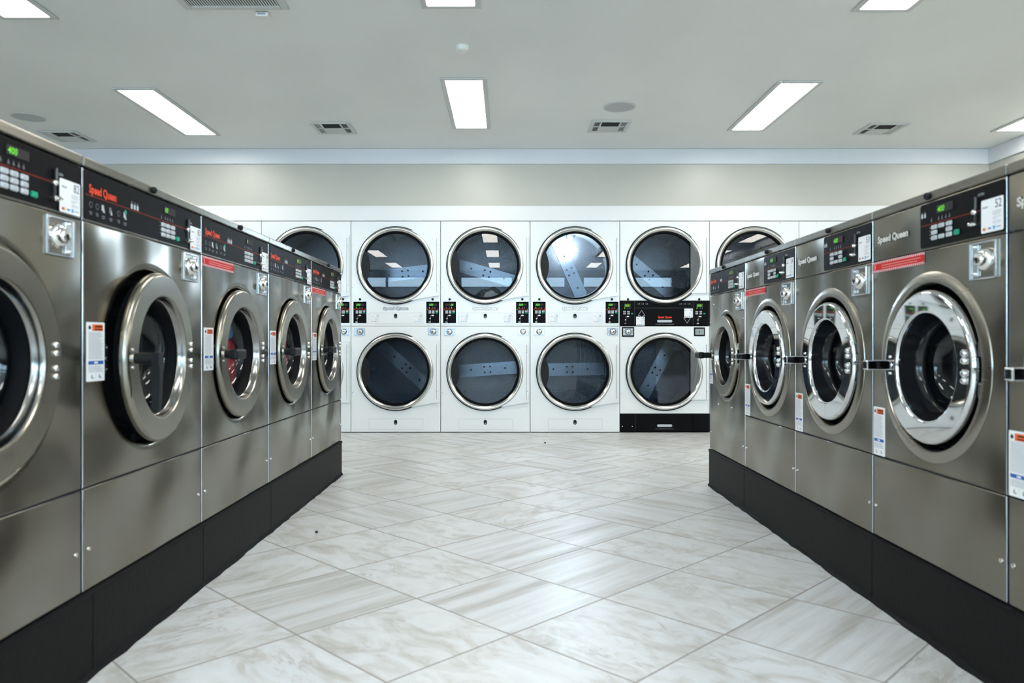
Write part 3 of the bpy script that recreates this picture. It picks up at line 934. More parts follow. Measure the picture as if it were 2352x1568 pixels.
def end_washer(num, loc, label):
    """narrow machine with a full-width black fascia, a flat brushed door and one undivided front"""
    W = WR
    zt = 1.315 - ZB
    t = thing('front_load_washer', label, 'washing machine', loc, -PI / 2, 'stainless front-load washers in the right row')
    cx, cz = 0.339, 0.797 - ZB
    mb = MB()
    mb.holed_panel(0.005, W - 0.005, 0.004, 1.152 - ZB, cx, cz, 0.258, 'steel', r=0.003, edge='zinc')
    mb.lathe([(0.258, 0), (0.250, -0.003), (0.243, -0.0025), (0.236, 0.003), (0.235, 0.02)], cx, cz, 'steel')
    cabinet_shell(mb, W, zt)
    part('cabinet', mb, t)
    mb = MB()
    for x, z in ((0.03, 0.33), (W - 0.03, 0.33), (0.09, 1.10), (W - 0.03, 1.00), (0.19, 0.515), (0.44, 0.515), (0.02, 0.99)):
        mb.lathe([(0.006, 0), (0.0055, -0.003), (0.0001, -0.004)], x, z - ZB, 'nickel', 12)
    part('panel_screw', mb, t)
    part('top_cap', lambda: MB().bbox(0.002, W - 0.002, -0.004, 0.74, 1.287 - ZB, zt, 0.004, 'steel_cap', 2), t, 'Rcap')
    mb = MB()
    knob_lock(mb, 0.300, 1.302 - ZB, -0.004, 0.0105)
    part('top_lock', mb, t, label='round black lock')
    P, I, D, K, C = MB(), MB(), MB(), MB(), MB()
    X, Z = full_control(P, I, D, K, C, W, 1.154 - ZB, 1.286 - ZB, '0', True)
    cp = part('control_panel', P, t, label='black control panel with a thin red line')
    part('lettering', I, cp)
    part('display', D, cp)
    part('keypad', K, cp, label='grey keys and a green start key')
    part('coin_slot', C, cp)
    mb = MB()
    sticker(mb, 0.578, 0.662, Z(1.195), Z(1.282), -0.0035, num)
    part('number_sticker', mb, t, label='white sticker numbered ' + num)
    A, B = MB(), MB()
    coin_box(A, B, 0.5275, 0.630, 1.045 - ZB, 1.142 - ZB, -0.001, 0.030, right=True)
    cb = part('coin_box', A, t, label='bright metal coin box plate')
    part('lock', B, cb)
    mb = MB()
    warning_label(mb, 0.005, 0.075, 0.625 - ZB, 0.80 - ZB, -0.0015)
    part('warning_label', mb, t, label='white warning label with orange heading')
    part('door_gasket', lambda: MB().lathe([(0.2355, 0.016), (0.234, 0.050), (0.212, 0.055), (0.196, 0.060), (0.188, 0.075)], cx, cz, 'rubber'), t, label='black rubber door seal')
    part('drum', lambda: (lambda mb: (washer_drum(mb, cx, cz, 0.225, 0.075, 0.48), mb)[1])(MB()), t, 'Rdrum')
    dr = satin_door(t, cx, cz, 0.228, 'E')
    hx = 0.228 * 0.93
    for dz in (0.055, -0.055):
        part('hinge', lambda: MB().bbox(-hx + 0.222, -hx + 0.240, -0.004, 0.012, -0.018, 0.018, 0.002, 'zinc', 1), dr, 'Ehinge', loc=(0, 0, dz))
    return t

yl = [4.886 - WL * (k + 1) for k in range(5)]          # near edges, far to near
yr = [4.515 - WR * k for k in range(5)]                # far edges, far to near
left_washer('82', (-XL, yl[4], ZB), 'large stainless washer numbered 82, nearest and cut off at the left edge', '400')
left_washer('83', (-XL, yl[3], ZB), 'stainless washer numbered 83 with its round door ajar and handle hanging down', '00', ajar=4.0, tilt=True)
left_washer('84', (-XL, yl[2], ZB), 'stainless washer numbered 84 with a red strip and coloured laundry inside', '0', strip=True)
left_washer('85', (-XL, yl[1], ZB), 'stainless washer numbered 85 with red laundry, between 84 and 86', '00', lit=True)
left_washer('86', (-XL, yl[0], ZB), 'stainless washer at the far end of the left row, red strip, black handle', '0', strip=True, lit=True)
right_washer('', (XR, yr[4], ZB), 'nearest washer of the right row, only a steel sliver with warning label showing', '400')
right_washer('52', (XR, yr[3], ZB), 'stainless washer numbered 52 with chrome door and red strip, biggest on the right', '400', strip=True)
right_washer('53', (XR, yr[2], ZB), 'stainless washer numbered 53 with chrome door and no red strip', '400')
right_washer('54', (XR, yr[1], ZB), 'stainless washer numbered 54 with chrome door and red strip', '400', strip=True)
end_washer('55', (XR, yr[0], ZB), 'stainless washer numbered 55 with black fascia and black handle, far end of right row')

# plinths
def plinth(x0, x1, y0, y1, front, seams):
    mb = MB()
    s = -1 if front == x0 else 1
    d = 0.0
    ys = [y0] + seams + [y1]
    for a, b in zip(ys[:-1], ys[1:]):
        mb.bbox(x0, x1, a + 0.0008, b - 0.0008, 0.0, ZB - 0.004, 0.002, 'plinth', 1)
    # uneven bead of black sealant along the floor and the upper edge
    rr = random.Random(5)
    n = 60
    prev = None
    for k in range(n + 1):
        y = y0 + (y1 - y0) * k / n
        w = 0.007 + rr.random() * 0.008
        h = 0.010 + rr.random() * 0.008
        cur = [(front + s * w, y, 0.0), (front + s * w * 0.5, y, h * 0.55), (front - s * 0.001, y, h)]
        if prev:
            mb.add(prev + cur, [(0, 1, 4, 3), (1, 2, 5, 4)], 'caulk')
        prev = cur
    prev = None
    for k in range(n + 1):
        y = y0 + (y1 - y0) * k / n
        h = rr.random() * 0.006
        cur = [(front + s * 0.0012, y, ZB - 0.012 - h), (front + s * 0.004, y, ZB - 0.006), (front - s * 0.01, y, ZB - 0.0005)]
        if prev:
            mb.add(prev + cur, [(0, 1, 4, 3), (1, 2, 5, 4)], 'caulk')
        prev = cur
    return mb
single('washer_plinth', plinth(-XL - 0.76, -XL + 0.003, yl[4], 4.890, -XL + 0.003, [1.95, 2.66, 3.42]), 'black plinth along the floor under the left row of washers', 'plinth')
single('washer_plinth', plinth(XR - 0.003, XR + 0.76, yr[4] - WR, 4.522, XR - 0.003, [2.50, 3.85]), 'black plinth along the floor under the right row of washers', 'plinth')

# ------------------------------------------------------------------ dryers
UC, LC = 1.615, 0.588
def dryer_door(t, zc, white_type, key):
    cx = 0.433
    def body():
        mb = MB()
        a0 = math.radians(65)
        R = 0.366
        arc = [(cx + R * math.cos(a0 - 2 * a0 * i / 40), R * math.sin(a0 - 2 * a0 * i / 40)) for i in range(41)]
        xr = cx + 0.420
        if white_type:
            low = [(cx + 0.158 + (0.262) * u, -0.338 + 0.045 * u ** 0.8) for u in (0, 0.2, 0.4, 0.6, 0.8, 1.0)]
            top = [(cx + 0.158 + 0.262 * u, 0.338 - 0.045 * u ** 0.8) for u in (1.0, 0.8, 0.6, 0.4, 0.2, 0)]
        else:
            low = [(cx + 0.245, -0.268), (xr, -0.268)]
            top = [(xr, 0.268), (cx + 0.245, 0.268)]
            a1 = math.atan2(0.268, 0.245)
            arc = [(cx + R * math.cos(a1 - 2 * a1 * i / 40), R * math.sin(a1 - 2 * a1 * i / 40)) for i in range(41)]
        poly = arc + low + top
        # strip of quads between the arc and the outer edge, so the sheet stays flat
        outer = low[::-1] + top[::-1]
        mb.prism(poly, -0.022, -0.002, 'white2')
        return mb
    dr = part('door', body, t, key + ('doorW' if white_type else 'doorB'), loc=(0, 0, zc), label='white door sheet with a round steel-rimmed window')
    def ring():
        mb = MB()
        mb.lathe([(0.378, 0.0), (0.378, -0.010), (0.368, -0.012)], cx, 0, 'black')
        mb.lathe([(0.3685, 0.0), (0.3685, -0.020), (0.366, -0.027), (0.360, -0.0315), (0.352, -0.033), (0.342, -0.0305), (0.333, -0.0235), (0.3285, -0.016)], cx, 0, 'dryer_ring')
        mb.lathe([(0.3285, -0.016), (0.324, -0.011), (0.318, -0.013), (0.312, -0.012), (0.308, -0.006), (0.306, 0.012)], cx, 0, 'rubber')
        return mb
    part('door_ring', ring, dr, 'dring', label='round brushed steel window rim')
    part('door_glass', lambda: MB().disc(cx, 0, 0.310, 0.004, 'glass_dryer', 72), dr, 'dglass', label='dark tinted glass')
    if white_type:
        def pocket():
            mb = MB()
            L = [(cx + 0.326 * math.cos(a), 0.326 * math.sin(a)) for a in [math.radians(155 + 52 * i / 16) for i in range(17)]]
            C = []
            for i in range(17):
                u = i / 16
                z = -0.150 + 0.285 * u
                C.append((cx - 0.2825 + 0.031 * math.sin(PI * u), z))
            mb.prism(L + C, -0.014, -0.004, 'black')
            return mb
        part('handle', pocket, dr, 'dpocket', label='black hand grip')
    def hinge():
        mb = MB()
        z = 0.262
        mb.bbox(cx + 0.398, cx + 0.412, -0.030, -0.020, -z, z, 0.002, 'white2', 1)
        mb.box(cx + 0.3955, cx + 0.398, -0.0235, -0.0215, -z, z, 'dim_ink')
        for s in (-0.19, 0.19):
            mb.lathe([(0.005, -0.030), (0.004, -0.033), (0.0001, -0.034)], cx + 0.405, s, 'zinc', 12)
        return mb
    part('hinge', hinge, dr, 'dhinge')
    return dr

def dryer_drum(t, zc, ang, off, lamp, key):
    cx = 0.433
    def wall():
        mb = MB()
        mb.lathe([(0.318, 0.012), (0.318, 0.050), (0.375, 0.055), (0.375, 0.640)], cx, 0, 'drum_wall', 72)
        for i in range(3):
            a = math.radians(ang + 100 + 120 * i)
            m = Matrix.Translation((cx + 0.345 * math.cos(a), 0.36, 0.345 * math.sin(a))) @ Matrix.Rotation(-a, 4, 'Y')
            mb.xbox((0.07, 0.54, 0.03), m, 'dark_steel')
        if lamp:
            mb.lathe([(0.040, 0.53), (0.036, 0.50), (0.02, 0.49)], cx, 0.350, 'dark_steel', 24, cap_end=True)
        return mb
    dm = part('drum', wall, t, loc=(0, 0, zc))
    def back():
        mb = MB()
        mb.disc(cx, 0, 0.375, 0.640, 'drum', 72)
        return mb
    part('drum_back', back, dm, 'dback', label='perforated steel back')
    mb = MB()
    R = 0.372
    hw = 0.066
    ca, sa = math.cos(math.radians(ang)), math.sin(math.radians(ang))
    def rot(p, q):
        return (cx + p * ca - (q + off) * sa, p * sa + (q + off) * ca)
    pts = []
    lo, hi = -hw + off, hw + off
    L0, L1 = math.sqrt(R * R - lo * lo), math.sqrt(R * R - hi * hi)
    pts = [rot(-L0, -hw), rot(L0, -hw), rot(L1, hw), rot(-L1, hw)]
    mb.flat(pts, 0.634, 'drum_plain')
    for p, q in ((-0.028, 0.028), (0.034, 0.028), (-0.028, -0.03), (0.034, -0.03), (-0.17, 0.005), (0.19, 0.0)):
        x, z = rot(p, q)
        mb.lathe([(0.0095, 0.6335), (0.0095, 0.631), (0.0001, 0.629)], x, z, 'void', 12)
    part('drum_band', mb, dm, label='smooth bolted steel band')
    if lamp:
        part('drum_lamp', MB().lathe([(0.012, 0.49), (0.010, 0.480), (0.0001, 0.476)], cx, 0.340, 'lamp', 16), dm, label='small lit bulb')
        li = bpy.data.lights.new('drum_bulb', 'POINT')
        li.energy = 60
        li.color = (0.78, 0.90, 1.0)
        li.shadow_soft_size = 0.012
        lo = bpy.data.objects.new('drum_bulb', li)
        COL.objects.link(lo)
        lo.parent = dm
        lo.location = (cx - 0.02, 0.44, 0.26)
    return dm

def small_control(mb, mbi, mbd, mbk, mbc, x0, x1, z0, z1, y, code, led_right, arrow_up, style):
    w, h = x1 - x0, z1 - z0
    mb.bbox(x0 - 0.003, x1 + 0.003, y - 0.001, y + 0.004, z0 - 0.003, z1 + 0.003, 0.0012, 'zinc', 1) if style == 'W' else None
    mb.box(x0, x1, y - 0.003, y + 0.002, z0, z1, 'panel_black')
    yy = y - 0.0036
    cx = x0 + 0.5 * w
    d0, d1, e0, e1 = (x0 + 0.20 * w, x0 + 0.82 * w, z0 + 0.80 * h, z0 + 0.90 * h) if style == 'W' else (x0 + 0.22 * w, x0 + 0.70 * w, z0 + 0.77 * h, z0 + 0.90 * h)
    mbd.box(d0, d1, y - 0.0042, y - 0.002, e0, e1, 'lcd' if style == 'W' else 'lcd_lit')
    if led_right:
        mbd.text(code, d1 - 0.004, e0 + 0.002, y - 0.0048, 0.0265, 'led', 'RIGHT', shear=0.2, thick=0.015)
    else:
        mbd.text(code, d0 + 0.002, e0 + 0.002, y - 0.0048, 0.0265, 'led', 'LEFT', shear=0.2, thick=0.015)
    for i, f in enumerate((0.24, 0.50, 0.66)):
        mbi.flat([(x0 + f * w - 0.005, z0 + 0.69 * h), (x0 + f * w + 0.005, z0 + 0.69 * h), (x0 + f * w, z0 + 0.76 * h)], yy, 'led' if (i == (2 if led_right else 0)) else 'dim_ink')
    if style == 'W':
        mbi.text('UPPER UNIT' if arrow_up else 'LOWER UNIT', cx, z0 + 0.635 * h, yy, 0.0105, 'brandred', 'CENTER', fit=0.54 * w)
        for f in (0.12, 0.89):
            xx = x0 + f * w
            if arrow_up:
                pl = [(xx - 0.004, z0 + 0.655 * h), (xx, z0 + 0.595 * h), (xx + 0.004, z0 + 0.655 * h), (xx + 0.002, z0 + 0.67 * h), (xx - 0.002, z0 + 0.67 * h)]
            else:
                pl = [(xx - 0.004, z0 + 0.61 * h), (xx + 0.004, z0 + 0.61 * h), (xx + 0.003, z0 + 0.65 * h), (xx, z0 + 0.675 * h), (xx - 0.003, z0 + 0.65 * h)]
            mbi.flat(pl, yy, 'brandred')
        for r_, fz in enumerate((0.555, 0.480)):
            for c_, fx in enumerate((0.28, 0.54, 0.81)):
                g = (r_ == 1 and c_ == 2)
                mbk.bbox(x0 + fx * w - 0.0125, x0 + fx * w + 0.0125, y - 0.0065, y - 0.002, z0 + fz * h - 0.0068, z0 + fz * h + 0.0068, 0.002, 'green' if g else 'key', 1)
                if not g:
                    mbk.rect(x0 + fx * w - 0.004, x0 + fx * w + 0.004, z0 + fz * h - 0.0015, z0 + fz * h + 0.0015, y - 0.0068, 'grey_ink')
    else:
        for r_, fz in enumerate((0.560, 0.475)):
            for c_, fx in enumerate((0.22, 0.54)):
                mbk.bbox(x0 + fx * w - 0.0115, x0 + fx * w + 0.0115, y - 0.0065, y - 0.002, z0 + fz * h - 0.0068, z0 + fz * h + 0.0068, 0.002, 'key', 1)
                mbk.rect(x0 + fx * w - 0.005, x0 + fx * w + 0.005, z0 + fz * h - 0.0025, z0 + fz * h + 0.0025, y - 0.0068, 'dim_ink')
        mbk.bbox(x0 + 0.83 * w - 0.010, x0 + 0.83 * w + 0.010, y - 0.0065, y - 0.002, z0 + 0.475 * h - 0.0068, z0 + 0.475 * h + 0.0068, 0.002, 'green', 1)
    mbi.flat([(x0 + 0.50 * w + 0.0125 * math.cos(2 * PI * i / 20), z0 + 0.355 * h + 0.0065 * math.sin(2 * PI * i / 20)) for i in range(20)], yy, 'paper')
    mbi.text('25', x0 + 0.50 * w, z0 + 0.343 * h, yy - 0.0003, 0.0095, 'grey_ink', 'CENTER')
    coin_slot(mbc, x0 + 0.30 * w, z0 + 0.24 * h, z0 + 0.38 * h, z0 + 0.205 * h, z0 + 0.045 * h, y - 0.003)

def dryer_coin(t, x0, x1, z0, z1, framed, plain, label):
    A, B = MB(), MB()
    y = -0.001
    if framed:
        A.bbox(x0 - 0.010, x1 + 0.010, y - 0.003, y + 0.004, z0 - 0.012, z1 + 0.012, 0.001, 'panel_black', 1)
        y -= 0.003
    A.bbox(x0, x1, y - 0.004, y + 0.002, z0, z1, 0.001, 'coin_plate' if not plain else 'steel_cap', 1)
    cx, cz = (x0 + x1) / 2, (z0 + z1) / 2
    if not plain:
        for sx in (-1, 1):
            for sz in (-1, 1):
                A.lathe([(0.005, y - 0.004), (0.0045, y - 0.007), (0.0001, y - 0.008)], cx + sx * 0.038, cz + sz * 0.024, 'nickel', 10)
        B.lathe([(0.0285, y - 0.004), (0.0285, y - 0.008), (0.026, y - 0.008), (0.0255, y - 0.005)], cx + 0.002, cz, 'black', 28)
        B.lathe([(0.0255, y - 0.005), (0.0245, y - 0.014), (0.019, y - 0.020), (0.014, y - 0.0215), (0.012, y - 0.025), (0.0001, y - 0.026)], cx + 0.002, cz, 'nickel', 28)
        B.disc(cx + 0.002, cz, 0.0045, y - 0.0266, 'void', 12)
    else:
        B.disc(cx, cz, 0.005, y - 0.0046, 'void', 12)
        B.rect(cx - 0.002, cx + 0.002, cz - 0.010, cz, y - 0.0048, 'void')
    cb = part('coin_box', A, t, label=label)
    part('lock', B, cb)

def dryer(xleft, label, nums, white, ang_u, ang_l, codes=('350', '350'), lamp=False, off_u=0.0, off_l=0.0):
    W = WD
    t = thing('stacked_dryer', label, 'dryer', (xleft, YD, 0), 0, 'stacked tumble dryers along the back wall')
    key = 'W' if white else 'B'
    cx = 0.433
    def cab():
        mb = MB()
        g = 0.0022
        zb = 0.006 if white else 0.184
        seam = 1.0275
        if white:
            mb.holed_panel(g, W - g, seam + 0.0012, 2.043, cx, UC, 0.34, 'white', r=0.004, depth=0.02)
        else:
            mb.holed_panel(g, W - g, 1.2755, 2.043, cx, UC, 0.34, 'white', r=0.004, depth=0.02)
        mb.holed_panel(g, W - g, zb, seam - 0.0012, cx, LC, 0.34, 'white', r=0.004, depth=0.02)
        for a, b in ((g, g + 0.004), (W - g - 0.004, W - g)):
            mb.box(a, b, 0.018, 1.0, 0.006, 2.043, 'white2')
        mb.box(g, W - g, 0.02, 1.0, 2.036, 2.042, 'white2')
        mb.box(g, W - g, 0.99, 1.0, 0.006, 2.036, 'white2')
        mb.box(g + 0.004, W - g - 0.004, 0.03, 0.99, 0.0, 0.006, 'void')
        mb.box(0.008, W - 0.008, 0.012, 0.02, 1.015, 1.040, 'void')
        for z in (1.815, 1.402, 0.80, 0.388):
            mb.lathe([(0.004, 0), (0.0038, -0.002), (0.0001, -0.003)], 0.014, z, 'zinc', 10)
        if not white:
            for x in (0.17, 0.68):
                mb.lathe([(0.006, 0), (0.0055, -0.002), (0.0001, -0.003)], x, 2.029, 'zinc', 10)
        return mb
    part('cabinet', cab, t, 'cab' + key)
    du = dryer_door(t, UC, white, 'U')
    dl = dryer_door(t, LC, white, 'L')
    dryer_drum(t, UC, ang_u, off_u, lamp, key)
    dryer_drum(t, LC, ang_l, off_l, False, key)
    for x in ((0.088, 0.790) if white else (0.079, 0.767)):
        part('panel_lock', (lambda x=x: (lambda mb: (knob_lock(mb, x, 1.288, 0.0, 0.0115), mb)[1])(MB())), t, 'plock%.3f' % x, label='round black lock')
    # panel seam and middle band
    if white:
        def lint(z0, z1, kx, kz):
            mb = MB()
            mb.prism(rrect(0.1745, 0.6975, z0 - 0.0025, z1 + 0.0025, 0.007), -0.0008, 0.001, 'soft_ink')
            mb.prism(rrect(0.177, 0.695, z0, z1, 0.006), -0.003, 0.001, 'white2')
            return mb
        def keyhole(z):
            mb = MB()
            mb.prism([(cx + 0.016 * math.cos(2 * PI * i / 24), z + (0.007 if math.sin(2 * PI * i / 24) > 0 else -0.007) + 0.016 * math.sin(2 * PI * i / 24)) for i in range(24)], -0.006, -0.002, 'black')
            mb.lathe([(0.011, -0.006), (0.010, -0.0075), (0.0001, -0.008)], cx, z + 0.006, 'void', 16)
            mb.lathe([(0.009, -0.006), (0.0085, -0.007), (0.0001, -0.0075)], cx, z - 0.011, 'dark_steel', 12)
            return mb
        lp = part('lint_panel', lambda: lint(1.053, 1.154, 0, 0), t, 'lint1')
        part('lock', lambda: keyhole(1.126), lp, 'kh1', label='black oval lock')
        lp = part('lint_panel', lambda: lint(0.030, 0.131, 0, 0), t, 'lint2')
        part('lock', lambda: keyhole(0.100), lp, 'kh2', label='black oval lock')
        worn = nums[0] == '11'
        part('nameplate', lambda: (lambda mb: (logo(mb, 'Speed Queen', cx, 1.188, -0.0008, 0.243, 0.036, 'soft_ink' if worn else 'paper', 'black' if worn else 'navy'), mb)[1])(MB()), t, 'dlogo%d' % worn, label='grey worn lettering with dark outline' if worn else 'white lettering with dark outline')
        for n_, x0 in zip(nums, (0.191, 0.609)):
            if n_:
                mb = MB()
                sticker(mb, x0, x0 + 0.080, 1.064, 1.144, -0.0032, n_, base=False)
                part('number_sticker', mb, t, label='small clear sticker numbered ' + n_)
        for side, (x0, x1), code in ((0, (0.024, 0.1505), codes[0]), (1, (0.7285, 0.8540), codes[1])):
            P, I, D, K, C = MB(), MB(), MB(), MB(), MB()
            small_control(P, I, D, K, C, x0, x1, 1.058, 1.266, 0.0, code, code == '26', side == 0, 'W')
            kk = 'sc%d%s' % (side, code)
            cp = part('control_panel', P, t, kk + 'p', label='black control panel')
            part('lettering', I, cp, kk + 'i')
            part('display', D, cp, kk + 'd', label='display with green digits')
            part('keypad', K, cp, kk + 'k')
            part('coin_slot', C, cp, kk + 'c')
        dryer_coin(t, 0.034, 0.136, 0.938, 1.010, False, False, 'bright metal coin box plate')
        dryer_coin(t, 0.745, 0.847, 0.940, 1.012, False, False, 'bright metal coin box plate')
    else:
        def bandm():
            mb = MB()
            z0, z1 = 1.031, 1.274
            mb.panel(0.003, W - 0.003, z0, z1, 'panel_black', r=0.003, depth=0.02, y=-0.001)
            mb.rect(0.143, 0.1445, z0 + 0.004, z1 - 0.004, -0.0016, 'dim_ink')
            mb.rect(0.708, 0.7095, z0 + 0.004, z1 - 0.004, -0.0016, 'dim_ink')
            mb.bbox(0.152, 0.702, -0.004, 0.0, z0 + 0.004, z0 + 0.172, 0.002, 'panel_black', 1)
            mb.rect(0.152, 0.702, z0 + 0.1725, z0 + 0.174, -0.0016, 'dim_ink')
            y = -0.0046
            # outline arrows
            def arrow(cx_, zt, up):
                s = 1 if up else -1
                pts = [(0, 0), (0.033, -0.050), (0.014, -0.050), (0.014, -0.070), (-0.014, -0.070), (-0.014, -0.050), (-0.033, -0.050)]
                pts = [(cx_ + p, zt + s * q) for p, q in pts]
                for a, b in zip(pts, pts[1:] + pts[:1]):
                    dx, dz = b[0] - a[0], b[1] - a[1]
                    L = math.hypot(dx, dz)
                    nx, nz = -dz / L * 0.0009, dx / L * 0.0009
                    mb.flat([(a[0] + nx, a[1] + nz), (b[0] + nx, b[1] + nz), (b[0] - nx, b[1] - nz), (a[0] - nx, a[1] - nz)], y, 'paper')
            arrow(0.210, 1.182, True)
            arrow(0.650, 1.058, False)
            mb.text('Speed Queen', cx + 0.002, 1.106, y, 0.028, 'brandred', 'CENTER', thick=0.035, fit=0.135)
            mb.text('LINT COMPARTMENT MUST BE CLEANED DAILY', cx + 0.002, 1.044, y, 0.0085, 'soft_ink', 'CENTER', fit=0.180)
            mb.prism(rrect(cx - 0.073, cx + 0.073, 1.0645, 1.0885, 0.0115), y + 0.0003, y + 0.002, 'light_ink')
            for x in (0.185, 0.222, 0.262, 0.59, 0.63, 0.67):
                mb.disc(x - 0.008, 1.243, 0.007, -0.0016, 'dim_ink', 10)
                mb.disc(x - 0.008, 1.244, 0.0045, -0.0018, 'panel_black', 10)
                mb.rect(x, x + 0.010, 1.237, 1.250, -0.0016, 'dim_ink')
            return mb
        lp = part('lint_panel', bandm, t, 'bband', label='black band with outlined arrows')
        def kick():
            mb = MB()
            mb.panel(0.003, 0.146, 0.008, 0.181, 'panel_black', r=0.003, depth=0.02)
            mb.panel(0.148, 0.705, 0.010, 0.182, 'panel_black', r=0.003, depth=0.02, y=-0.002)
            mb.panel(0.707, W - 0.003, 0.008, 0.182, 'panel_black', r=0.003, depth=0.02)
            mb.rect(0.1462, 0.1478, 0.012, 0.178, -0.001, 'dim_ink')
            mb.prism(rrect(cx - 0.073, cx + 0.073, 0.056, 0.079, 0.0112), -0.0032, -0.001, 'soft_ink')
            mb.text('LINT COMPARTMENT MUST BE CLEANED DAILY', cx, 0.034, -0.0026, 0.008, 'grey_ink', 'CENTER', fit=0.180)
            for x, z in ((0.025, 0.06), (0.120, 0.06)):
                mb.lathe([(0.005, 0), (0.004, -0.002), (0.0001, -0.003)], x, z, 'zinc', 10)
            return mb
        part('kick_panel', kick, t, 'bkick', label='black kick panel')
        for n_, (x0, z0) in zip(nums, ((0.157, 1.034), (0.622, 1.112))):
            if n_:
                mb = MB()
                sticker(mb, x0, x0 + 0.082, z0, z0 + 0.086, -0.006, n_)
                part('number_sticker', mb, t, label='white sticker numbered ' + n_)
        for side, (x0, x1), code in ((0, (0.018, 0.138), codes[0]), (1, (0.716, 0.836), codes[1])):
            P, I, D, K, C = MB(), MB(), MB(), MB(), MB()
            small_control(P, I, D, K, C, x0, x1, 1.042, 1.266, -0.002, code, False, side == 0, 'B')
            kk = 'bc%d%s' % (side, code)
            cp = part('control_panel', P, t, kk + 'p', label='black control panel')
            part('lettering', I, cp, kk + 'i')
            part('display', D, cp, kk + 'd', label='display with green digits')
            part('keypad', K, cp, kk + 'k')
            part('coin_slot', C, cp, kk + 'c')
        dryer_coin(t, 0.030, 0.128, 0.938, 1.008, True, False, 'metal coin box plate in a black frame')
        dryer_coin(t, 0.727, 0.812, 0.944, 1.004, True, True, 'plain grey metal plate in a black frame')
    return t

X0 = 0.222
dryer(X0 - 4 * WD, 'white dryer at the left end of the back wall, mostly hidden behind the left washers', ('', ''), True, 20, 60)
dryer(X0 - 3 * WD, 'white dryer partly hidden behind the far left washers, dark upper window', ('', ''), True, -30, 40)
dryer(X0 - 2 * WD, 'white stacked dryer numbered 11 and 12, second door window with slanting band', ('11', '12'), True, 7, -42, off_u=-0.02, off_l=0.02)
dryer(X0 - 1 * WD, 'white stacked dryer numbered 13 and 14 with navy laundry in the upper drum', ('13', '14'), True, -16, 4, codes=('26', '350'), off_u=-0.02)
dryer(X0, 'white stacked dryer numbered 15 and 16 with a brightly lit upper drum', ('15', '16'), True, -66, 1, lamp=True, off_u=0.01)
dryer(X0 + WD, 'white dryer numbered 17 and 18 with black middle band and black kick panel', ('17', '18'), False, -40, 62, off_u=-0.05, off_l=-0.05)
dryer(X0 + 2 * WD, 'white dryer peeking out above washers 54 and 55, upper window showing', ('', ''), False, 30, 10)
dryer(X0 + 3 * WD, 'white dryer hidden behind washer 53, only its blank top corner showing', ('', ''), False, 15, 70)

# ------------------------------------------------------------------ laundry
def lump(cx, cy, cz, rx, ry, rz, seed, mat, floor_z=None, drum=None):
    mb = MB()
    bm = bmesh.new()
    bmesh.ops.create_icosphere(bm, subdivisions=5, radius=1.0)
    for v in bm.verts:
        p = v.co.copy()
        n = noise.noise(p * 1.7 + Vector((seed, 0, 0))) * 0.28
        r = abs(noise.noise(p * 3.4 + Vector((0, seed, 2)))) * 0.24
        f = abs(noise.noise(p * 7.5 + Vector((1, seed, 7)))) * 0.09
        q = p * (1 + n - r - f)
        w = Vector((cx + q.x * rx, cy + q.y * ry, cz + q.z * rz))
        if drum:
            ox, oz, R, sgn = drum
            h = math.hypot((w.y if sgn else w.x) - ox, w.z - oz)
            if h > R:
                k = R / h
                if sgn: w.y = ox + (w.y - ox) * k
                else: w.x = ox + (w.x - ox) * k
                w.z = oz + (w.z - oz) * k
        v.co = w
    bm.verts.index_update()
    mb.add([v.co for v in bm.verts], [[v.index for v in f.verts] for f in bm.faces], mat)
    bm.free()
    return mb
y84 = yl[2] + 0.3725
y85 = yl[1] + 0.3725
single('red_garment', lump(-XL - 0.108, y84 + 0.178, 0.775, 0.026, 0.060, 0.110, 3, 'cloth_red', drum=(y84, 0.83, 0.226, 1)), 'crumpled red garment behind the glass of washer 84', 'laundry')
single('blue_garment', lump(-XL - 0.106, y84 + 0.145, 0.925, 0.024, 0.055, 0.040, 8, 'cloth_blue', drum=(y84, 0.83, 0.190, 1)), 'crumpled blue garment on top of the red one in washer 84', 'laundry')
single('red_towel', lump(-XL - 0.108, y85 + 0.185, 0.81, 0.026, 0.060, 0.120, 5, 'cloth_red', drum=(y85, 0.83, 0.226, 1)), 'deep red towel in the drum of washer 85', 'laundry')
xd = X0 - WD + 0.433
single('navy_garment', lump(xd + 0.04, YD + 0.36, UC - 0.31, 0.17, 0.11, 0.12, 11, 'cloth_navy', drum=(xd, UC, 0.372, 0)), 'navy garment on the bottom of the upper drum of dryer 13', 'laundry')
single('white_garment', lump(xd + 0.05, YD + 0.14, UC - 0.318, 0.085, 0.05, 0.085, 15, 'cloth_white', drum=(xd, UC, 0.372, 0)), 'small white garment in front of the navy one in dryer 13', 'laundry')

# lint specks on the floor
def speck(px, py, r, label):
    Y = F * H / (py - 785)
    X = (px - 1165) * Y / F
    mb = lump(X, Y, r * 0.8, r, r, r * 0.8, px, 'lint')
    single('lint_speck', mb, label, 'lint')
speck(727, 1224, 0.007, 'tiny dark speck on a floor tile near the left plinth')
speck(1252, 1018, 0.008, 'tiny dark speck on the floor in front of the dryers')

